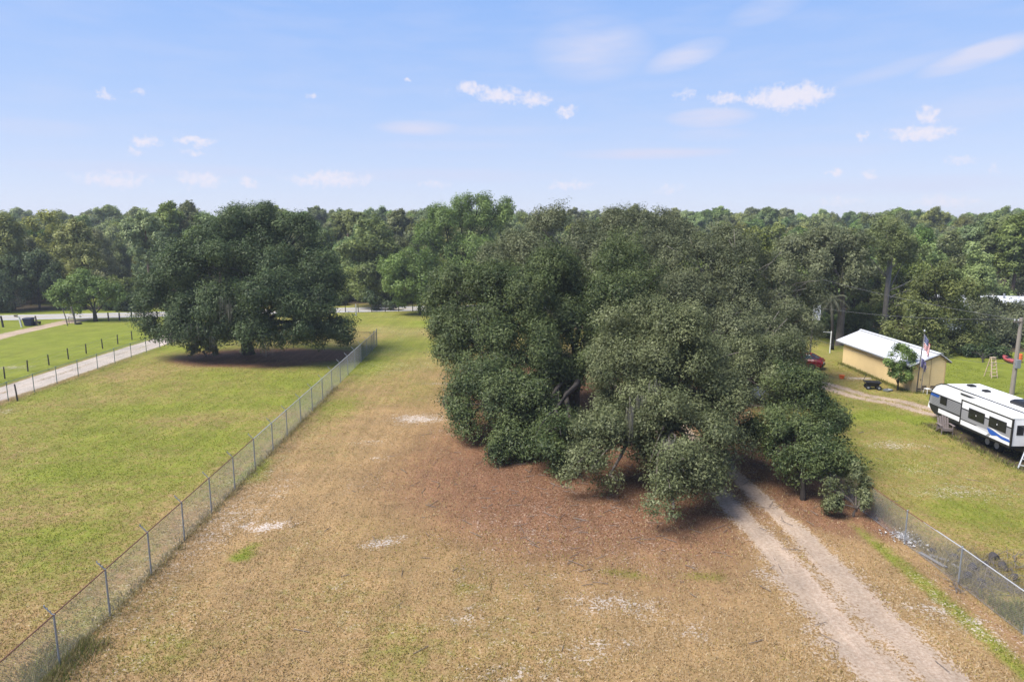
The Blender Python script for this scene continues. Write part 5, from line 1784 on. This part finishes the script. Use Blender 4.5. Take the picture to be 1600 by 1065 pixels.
# --- trees round the shed
big_tree('shed_sapling', 'small fresh green tree growing against the yellow shed wall', (33.0, 56.9),
         [(1405, 565, 56.6, .95), (1393, 575, 56.5, .75), (1418, 575, 56.4, .75), (1408, 548, 56.8, .5), (1422, 556, 56.7, .45), (1398, 585, 56.4, .5), (1414, 588, 56.3, .5)],
         .16, 1.25, 61, 'leaf_bright', 'bark_dark', .07, 1.0, puff=(.22, .45))
big_tree('bushy_tree', 'broad bushy tree with yellow green top right behind the shed', tuple((A(1450, 540, 75).x, 75)),
         [(1450, 470, 75, 3.6), (1425, 505, 74, 3.2), (1485, 505, 75, 3.3), (1415, 540, 73, 2.2), (1500, 540, 75, 2.4), (1462, 435, 76, 2.3), (1450, 540, 73, 2.6), (1478, 545, 74, 2.2), (1500, 470, 77, 2.4)],
         .26, 1.9, 62, 'leaf_shed', 'bark_grey', .28, 2.2, puff=(.45, 1.0))
big_tree('pine_tree', 'tall half bare pine with pale trunk rising behind the shed', tuple((A(1380, 520, 82).x, 82)),
         [(1385, 372, 82, 2.6), (1405, 385, 82, 2.4), (1362, 388, 82, 2.2), (1425, 395, 82, 1.5), (1345, 400, 82, 1.2), (1395, 402, 81, 1.6)],
         .24, 1.0, 63, 'leaf_pine', 'bark_twiggy', .30, 10.6, puff=(.5, .9), bare=[((0, 0, 6.0), (4.6, -1, 8.2), .10), ((0, 0, 5.0), (3.4, -.6, 6.4), .08), ((0, 0, 7.5), (-3.0, -.5, 10.0), .09), ((0, 0, 3.5), (2.8, -.4, 5.0), .07), ((0, 0, 8.5), (1.6, -1.2, 11.5), .08)])
big_tree('dark_oak', 'tall dark grey oak behind the white board, left of the pine', tuple((A(1312, 530, 79).x, 79)),
         [(1290, 395, 80, 3.6), (1325, 420, 79, 3.0), (1265, 425, 80, 3.2), (1300, 440, 78, 3.0), (1245, 400, 82, 2.8), (1320, 385, 81, 2.4), (1340, 450, 79, 1.6)],
         .26, 1.9, 64, 'leaf_oak_grey', 'bark_grey', .42, 4.5, puff=(.5, 1.0), moss=[(1290, 465, 77, 2.4, .6), (1310, 470, 77, 2.2, .5)])
big_tree('yellow_shrub', 'yellow green shrub in the gap between dark oak and pine', tuple((A(1350, 520, 84).x, 84)),
         [(1345, 500, 83, 1.9), (1360, 490, 84, 1.8), (1335, 510, 83, 1.2), (1372, 505, 83, 1.2)], .26, 1.8, 65, 'leaf_yellow', 'bark_dark', .1, 1.0, puff=(.4, .8))
big_tree('yellow_tree', 'bright yellow green tree peeping out behind the tall pine', tuple((A(1405, 450, 96).x, 96)),
         [(1400, 420, 96, 2.8), (1430, 430, 96, 2.6), (1375, 440, 95, 2.2), (1350, 432, 96, 2.0)], .3, 1.8, 66, 'leaf_yellow', 'bark_dark', .2, 3, puff=(.5, 1.0))
big_tree('grey_shrub', 'grey green scrub in front of the white roofed house', tuple((A(1545, 545, 80).x, 80)),
         [(1530, 515, 80, 2.6), (1560, 525, 79, 2.4), (1590, 515, 81, 2.8), (1545, 500, 82, 1.9), (1610, 525, 80, 2.4), (1520, 540, 79, 1.6), (1522, 474, 86, 1.1), (1548, 480, 85, 1.3), (1572, 486, 85, 1.2), (1536, 486, 84, 1.2), (1592, 490, 84, 1.3)], .26, 1.6, 67, 'leaf_oak_grey', 'bark_grey', .14, 1.0, puff=(.45, .9))
big_tree('low_hedge', 'low dark green hedge along the lawn behind the wooden step ladder', tuple(pg(1535, 566)),
         [(1508, 561, 72, .8), (1520, 561, 72, .8), (1532, 561.5, 71.6, .8), (1544, 562, 71.4, .8), (1556, 562.5, 71, .75), (1566, 563, 70.8, .7)], .2, 1.8, 68, 'leaf_oak_left', 'bark_dark', .04, .4, cat='hedge', puff=(.3, .6))

def palm():
    c = A(1299, 465, 76)
    t = empty('palm_tree', (c.x, 76, 0), 0, 'palm with dangling grey fronds in the shade left of the shed', 'palm tree')
    h = c.z
    MB().tube([(0.6, 0, -.2), (.35, 0, h * .5), (0, 0, h)], [.20, .16, .15], 9).build('trunk', 'bark_dark', t, smooth=True)
    rng = random.Random(4)
    for i in range(18):
        a = 2 * math.pi * i / 18 + rng.uniform(-.15, .15)
        el0 = rng.uniform(-.9, .7)
        ln = rng.uniform(1.7, 2.5)
        V, F, T = [], [], []
        pts = []
        for k in range(7):
            s = k / 6
            r_ = ln * s * math.cos(el0) * (1 - .25 * s)
            pts.append(Vector((r_ * math.cos(a), r_ * math.sin(a), h + ln * s * math.sin(el0) - 1.1 * s * s)))
        for k in range(1, 7):
            d = (pts[k] - pts[k - 1]).normalized()
            sd_ = d.cross(Vector((0, 0, 1))).normalized()
            for sg in (-1, 1):
                for q in range(3):
                    b0 = pts[k - 1].lerp(pts[k], q / 3)
                    tip = b0 + sd_ * sg * .5 * (1.15 - k / 7) + d * .28 - Vector((0, 0, .22))
                    n = len(V)
                    V += [tuple(b0 - d * .035), tuple(b0 + d * .035), tuple(tip)]
                    F.append((n, n + 1, n + 2))
                    T += [.3 + .5 * rng.random()] * 3
        link('frond', mesh_from_arrays('frond', V, F, 'palm_leaf', False, {'tint': T}), t)
palm()

# ------------------------------------------------------------------ the forest: a few built trees, then copies
def proto(name, mat, bark, lobes, leaf, cover, seed, tr, th, **kw):
    t = bpy.data.objects.new(name, None)
    COL.objects.link(t)
    crown = link('crown', crown_mesh('crown', lobes, leaf, cover, seed, mat, **kw), t)
    rng = random.Random(seed)
    m = MB().tube([(0, 0, -.3), (.1, .05, th * .5), (0, 0, th)], [tr * 1.25, tr, tr * .6], 8)
    for (x, y, z, r) in lobes[:6]:
        z0 = min(th, z) * rng.uniform(.75, .98)
        m.tube(limb_pts((0, 0, z0), (x, y, z), rng, .05, 4), [tr * .4, tr * .3, tr * .2, tr * .08], 5)
    m.build('trunk', bark, t, smooth=True)
    return t

def rand_lobes(seed, kind):
    rng = random.Random(seed)
    L_ = []
    if kind == 'oak':
        for i in range(11):
            a = rng.uniform(0, 6.28)
            d = rng.uniform(1.2, 4.6)
            L_.append((d * math.cos(a), d * math.sin(a), rng.uniform(4.2, 11.6) - d * .45, rng.uniform(2.0, 3.1)))
        L_.append((0, 0, 11.6, 2.4))
    elif kind == 'tall':
        for i in range(10):
            a = rng.uniform(0, 6.28)
            z = rng.uniform(4.5, 13.4)
            d = rng.uniform(.6, 3.2) * (1.15 - z / 20)
            L_.append((d * math.cos(a), d * math.sin(a), z, rng.uniform(1.5, 2.5)))
        L_.append((0, 0, 13.6, 1.5))
    else:
        for i in range(13):
            a = rng.uniform(0, 6.28)
            z = rng.uniform(8.2, 14.8)
            d = rng.uniform(.4, 3.0) * (1.25 - abs(z - 11) / 8)
            L_.append((d * math.cos(a), d * math.sin(a), z, rng.uniform(.9, 1.6)))
        L_.append((0, 0, 15.0, 1.0))
    return L_

PROTO = {'oak': [proto('forest_oak', 'leaf_forest', 'bark_grey', rand_lobes(100 + i, 'oak'), .42, 1.7, 200 + i, .32, 8, puff=(.6, 1.25)) for i in range(3)],
         'tall': [proto('forest_tree', 'leaf_forest', 'bark_dark', rand_lobes(120 + i, 'tall'), .40, 1.6, 220 + i, .24, 12, puff=(.55, 1.1)) for i in range(2)],
         'pine': [proto('forest_pine', 'leaf_pine', 'bark_pine', rand_lobes(140 + i, 'pine'), .40, 1.15, 240 + i, .22, 14.6, puff=(.45, .9), up=.8) for i in range(3)]}

def road_clear(x, y):
    return abs(y - road_mid(x)) > 7.5

def forest():
    rng = random.Random(77)
    pts = []
    def try_add(x, y, sp):
        for (a, b) in pts:
            if (a - x) ** 2 + (b - y) ** 2 < sp * sp:
                return False
        pts.append((x, y))
        return True
    used = {k: 0 for k in PROTO}
    GRP = ['trees beyond the road', 'trees behind the shed']
    KIND = {'oak': 'broad rounded oak', 'tall': 'slender leafy tree', 'pine': 'tuft crowned pine'}
    def label_for(x, y, kind, zone):
        u = 800 + FPX * x / (y * math.cos(PITCH) + 6 * math.sin(PITCH))
        near = 'at the edge of' if y < (150 if zone == 0 else 125) else 'deep in'
        where = ('the wood left of the round oak' if u < 215 else 'the wood rising behind the round oak' if u < 555 else 'the wood around the tallest tree' if u < 800 else
                 'the wood behind the big oak group' if u < 1285 else 'the wood behind the yellow shed' if u < 1500 else 'the wood at the right picture edge')
        return f'{KIND[kind]} {near} {where}', f'trees {near} {where}'
    first = {}
    def place(x, y, kind, s, zone, lab=None):
        src = rng.choice(PROTO[kind])
        if src.name not in first:
            first[src.name] = 1
            o = src
        else:
            o = copy_tree(src)
        o.location = (x, y, 0)
        o.rotation_euler = (0, 0, rng.uniform(0, 6.28))
        o.scale = (s * rng.uniform(.92, 1.1), s * rng.uniform(.92, 1.1), s)
        lb, gr = (lab, 'woodland trees') if lab else label_for(x, y, kind, zone)
        tag(o, lb, 'tree', gr)
        used[kind] += 1
    # hand placed: the big mossy oaks on the left, the pines at the right edge
    for u, Y, kind, s, lab in ((150, 134, 'oak', .98, 'big dark mossy oak rising straight behind the small spreading tree'), (185, 150, 'oak', 1.0, 'rounded oak behind the yellow green bush beyond the road'),
            (110, 140, 'oak', 1.0, 'oak above the blue bin, beyond the road'), (60, 140, 'oak', .98, 'oak behind the upright mid green tree at left'), (5, 128, 'oak', 1.05, 'olive oak filling the left picture edge beyond the road'),
            (270, 130, 'pine', 1.16, 'tall open pine poking up behind the left shoulder of the round oak'), (300, 137, 'pine', 1.18, 'tallest pine just left of the round oak top'), (245, 140, 'oak', .95, 'oak right behind the left edge of the round oak'),
            (325, 135, 'tall', 1.1, 'leafy tree peeping over the left top of the round oak'), (225, 126, 'tall', .85, 'slender tree touching the left side of the round oak'), (510, 133, 'oak', .98, 'oak touching the right side of the round oak'),
            (545, 140, 'pine', 1.08, 'pine above the small grey barn roof'), (575, 136, 'tall', .9, 'slender tree standing over the round roadside bush'), (600, 140, 'oak', .95, 'oak left of the lighter field tree, beyond the road'),
            (480, 142, 'tall', 1.02, 'leafy tree behind the right shoulder of the round oak'), (625, 150, 'pine', 1.1, 'pine just left of the tallest bright green tree'), (420, 140, 'oak', 1.0, 'oak behind the right top of the round oak'), (370, 135, 'oak', 1.0, 'oak straight behind the top of the round oak')):
        x = A(u, 400, Y).x
        if try_add(x, Y, 4):
            place(x, Y, kind, s * .96, 0, lab)
    for u, Y, kind, s, lab in ((1541, 112, 'pine', .96, 'leftmost tall straight pine above the white roofed house'), (1563, 108, 'pine', .95, 'second tall pine above the white roofed house'), (1588, 104, 'pine', .96, 'tall pine straight above the utility pole'),
            (1612, 107, 'pine', .97, 'pine cut by the right picture edge'), (1480, 108, 'oak', .92, 'dark oak above the right half of the bushy shed tree'), (1520, 120, 'oak', .95, 'oak left of the tall pines at right'), (1445, 112, 'oak', .95, 'oak above the left half of the bushy shed tree'),
            (1365, 104, 'oak', .92, 'oak straight behind the half bare pine'), (1300, 100, 'oak', .98, 'oak behind the tall dark grey oak'), (1172, 92, 'tall', .88, 'bright rounded tree peeping over the grey green oak'), (1195, 96, 'oak', .85, 'oak over the right shoulder of the grey green oak'),
            (1240, 96, 'oak', .92, 'oak between the grey green oak and the tall dark grey oak'), (1340, 95, 'tall', .8, 'slender tree above the yellow green shrub'), (1640, 96, 'oak', .9, 'oak just past the right picture edge'), (1580, 124, 'tall', .9, 'slender tree between the tall pines at right')):
        x = A(u, 400, Y).x
        if u < 1630 and try_add(x, Y, 4):
            place(x, Y, kind, s, 1, lab)
    n, tries = 0, 0
    while n < 300 and tries < 30000:
        tries += 1
        y = 95 + 125 * rng.random()
        x = rng.uniform(-.86, .86) * y
        if not road_clear(x, y):
            continue
        beyond = y > road_mid(x) + 8.5
        zone = 0
        if not beyond:
            if x < 6 or (x < 38 and y < 92):
                continue
            if abs(x - A(1552, 478, 92).x) < 13 and 80 < y < 100:
                continue
            if x > 66 and y < 90:
                continue
            zone = 1
        elif x > 10:
            zone = 1
        if x < -40 and math.hypot((x + 76) / 11, (y - 130) / 15) < 1:
            continue
        if 800 < 800 + FPX * x / y < 1060 and y < 150:
            continue        # nothing of these would show behind the big oaks
        sp = 6.2 + (y - 95) * .018
        if not try_add(x, y, sp):
            continue
        r_ = rng.random()
        kind = ('oak' if r_ < .5 else 'tall' if r_ < .72 else 'pine') if zone == 0 else ('oak' if r_ < .42 else 'tall' if r_ < .6 else 'pine')
        s = rng.choice((rng.uniform(.74, 1.04), rng.uniform(.86, 1.06), rng.uniform(.94, 1.18))) * (.99 if zone == 0 else (.80 if y < 150 else .9)) * {'oak': 1.0, 'tall': .96, 'pine': .95}[kind]
        place(x, y, kind, s, zone)
        n += 1
    return used

forest()

def underbrush():
    """shrubs that close the wood edge: thickets nobody could count"""
    rng = np.random.default_rng(12)
    lob = []
    for i in range(150):
        x = rng.uniform(-120, 10)
        y = road_mid(x) + 7 + rng.uniform(0, 9)
        if math.hypot((x + 76) / 10, (y - 125) / 18) < 1 or x > 12 or -64 < x < -56:
            continue
        r_ = rng.uniform(.6, 1.5)
        lob.append((x, y, r_ * .6, r_))
    for i in range(120):
        x = rng.uniform(42, 105)
        y = 75.5 + rng.uniform(0, 8) + max(0, (60 - x)) * .0
        if abs(x - A(1552, 478, 92).x) < 6 and y > 84:
            continue
        r_ = rng.uniform(.5, 1.1)
        lob.append((x, y, r_ * .55, r_))
    for i in range(60):
        x = rng.uniform(22, 44)
        y = 84 + rng.uniform(0, 10)
        r_ = rng.uniform(.7, 1.6)
        lob.append((x, y, r_ * .6, r_))
    o = link('underbrush', crown_mesh('underbrush', lob, .32, 1.1, 9, 'leaf_forest', puff=(.35, .8)))
    tag(o, 'low thicket of shrubs filling the edge of the woods', 'underbrush', kind='stuff')
underbrush()

def far_wood():
    """the woods to the horizon: one mass, made of scattered copies by geometry nodes"""
    hid = bpy.data.collections.new('wood_trees')
    for k in ('oak', 'tall', 'pine'):
        for t in PROTO[k]:
            cm = [c for c in t.children if c.name.startswith('crown')][0]
            o = bpy.data.objects.new('wood_tree', cm.data)
            hid.objects.link(o)
    rng = np.random.default_rng(8)
    n = 7000
    y = np.sqrt(rng.uniform(205 ** 2, 1500 ** 2, n))
    y = np.where(rng.random(n) < .55, 205 + 400 * rng.random(n) ** 1.2, y)
    x = rng.uniform(-.95, .95, n) * y
    me = mesh_from_arrays('far_wood', np.stack([x, y, np.zeros(n)], 1), np.zeros((1, 3), int))
    me2 = bpy.data.meshes.new('far_wood')
    me2.from_pydata([(float(a), float(b), 0.0) for a, b in zip(x, y)], [], [])
    bpy.data.meshes.remove(me)
    o = link('far_wood', me2)
    tag(o, 'unbroken woods reaching to the horizon', 'woods', kind='stuff')
    ng = bpy.data.node_groups.new('scatter_trees', 'GeometryNodeTree')
    ng.interface.new_socket('Geometry', in_out='INPUT', socket_type='NodeSocketGeometry')
    ng.interface.new_socket('Geometry', in_out='OUTPUT', socket_type='NodeSocketGeometry')
    N, L = ng.nodes, ng.links
    gi, go = N.new('NodeGroupInput'), N.new('NodeGroupOutput')
    ci = N.new('GeometryNodeCollectionInfo')
    ci.inputs['Collection'].default_value = hid
    ci.inputs['Separate Children'].default_value = True
    ci.inputs['Reset Children'].default_value = True
    ip = N.new('GeometryNodeInstanceOnPoints')
    ip.inputs['Pick Instance'].default_value = True
    ri = N.new('FunctionNodeRandomValue'); ri.data_type = 'INT'
    ri.inputs['Min'].default_value = 0 if False else ri.inputs['Min'].default_value
    for s in ri.inputs:
        if s.type == 'INT' and s.name == 'Min': s.default_value = 0
        if s.type == 'INT' and s.name == 'Max': s.default_value = 7
    rr = N.new('FunctionNodeRandomValue'); rr.data_type = 'FLOAT_VECTOR'
    rs = N.new('FunctionNodeRandomValue'); rs.data_type = 'FLOAT'
    for s in rr.inputs:
        if s.type == 'VECTOR' and s.name == 'Max': s.default_value = (0, 0, 6.28)
        if s.type == 'VECTOR' and s.name == 'Min': s.default_value = (0, 0, 0)
    for s in rs.inputs:
        if s.type == 'VALUE' and s.name == 'Min': s.default_value = .75
        if s.type == 'VALUE' and s.name == 'Max': s.default_value = 1.22
    out = lambda nd, ty: [q for q in nd.outputs if q.type == ty and q.enabled][0]
    L.new(gi.outputs[0], ip.inputs['Points'])
    L.new(ci.outputs[0], ip.inputs['Instance'])
    L.new(out(ri, 'INT'), ip.inputs['Instance Index'])
    L.new(out(rr, 'VECTOR'), ip.inputs['Rotation'])
    L.new(out(rs, 'VALUE'), ip.inputs['Scale'])
    L.new(ip.outputs[0], go.inputs[0])
    md = o.modifiers.new('scatter', 'NODES')
    md.node_group = ng
far_wood()

# ------------------------------------------------------------------ summer haze
def haze():
    m, N, L = new_mat('haze_air')
    o = N.new('ShaderNodeOutputMaterial')
    v = N.new('ShaderNodeVolumePrincipled')
    v.inputs['Color'].default_value = (.86, .92, 1.0, 1)
    v.inputs['Density'].default_value = HAZE
    v.inputs['Anisotropy'].default_value = 0.2
    L.new(v.outputs[0], o.inputs['Volume'])
    h = MB().box(-1900, 1900, -300, 1900, -1.5, 24).build('haze', m)
    tag(h, 'thin pale summer haze over the far woods', 'haze', kind='stuff')
HAZE = 0.00042
haze()
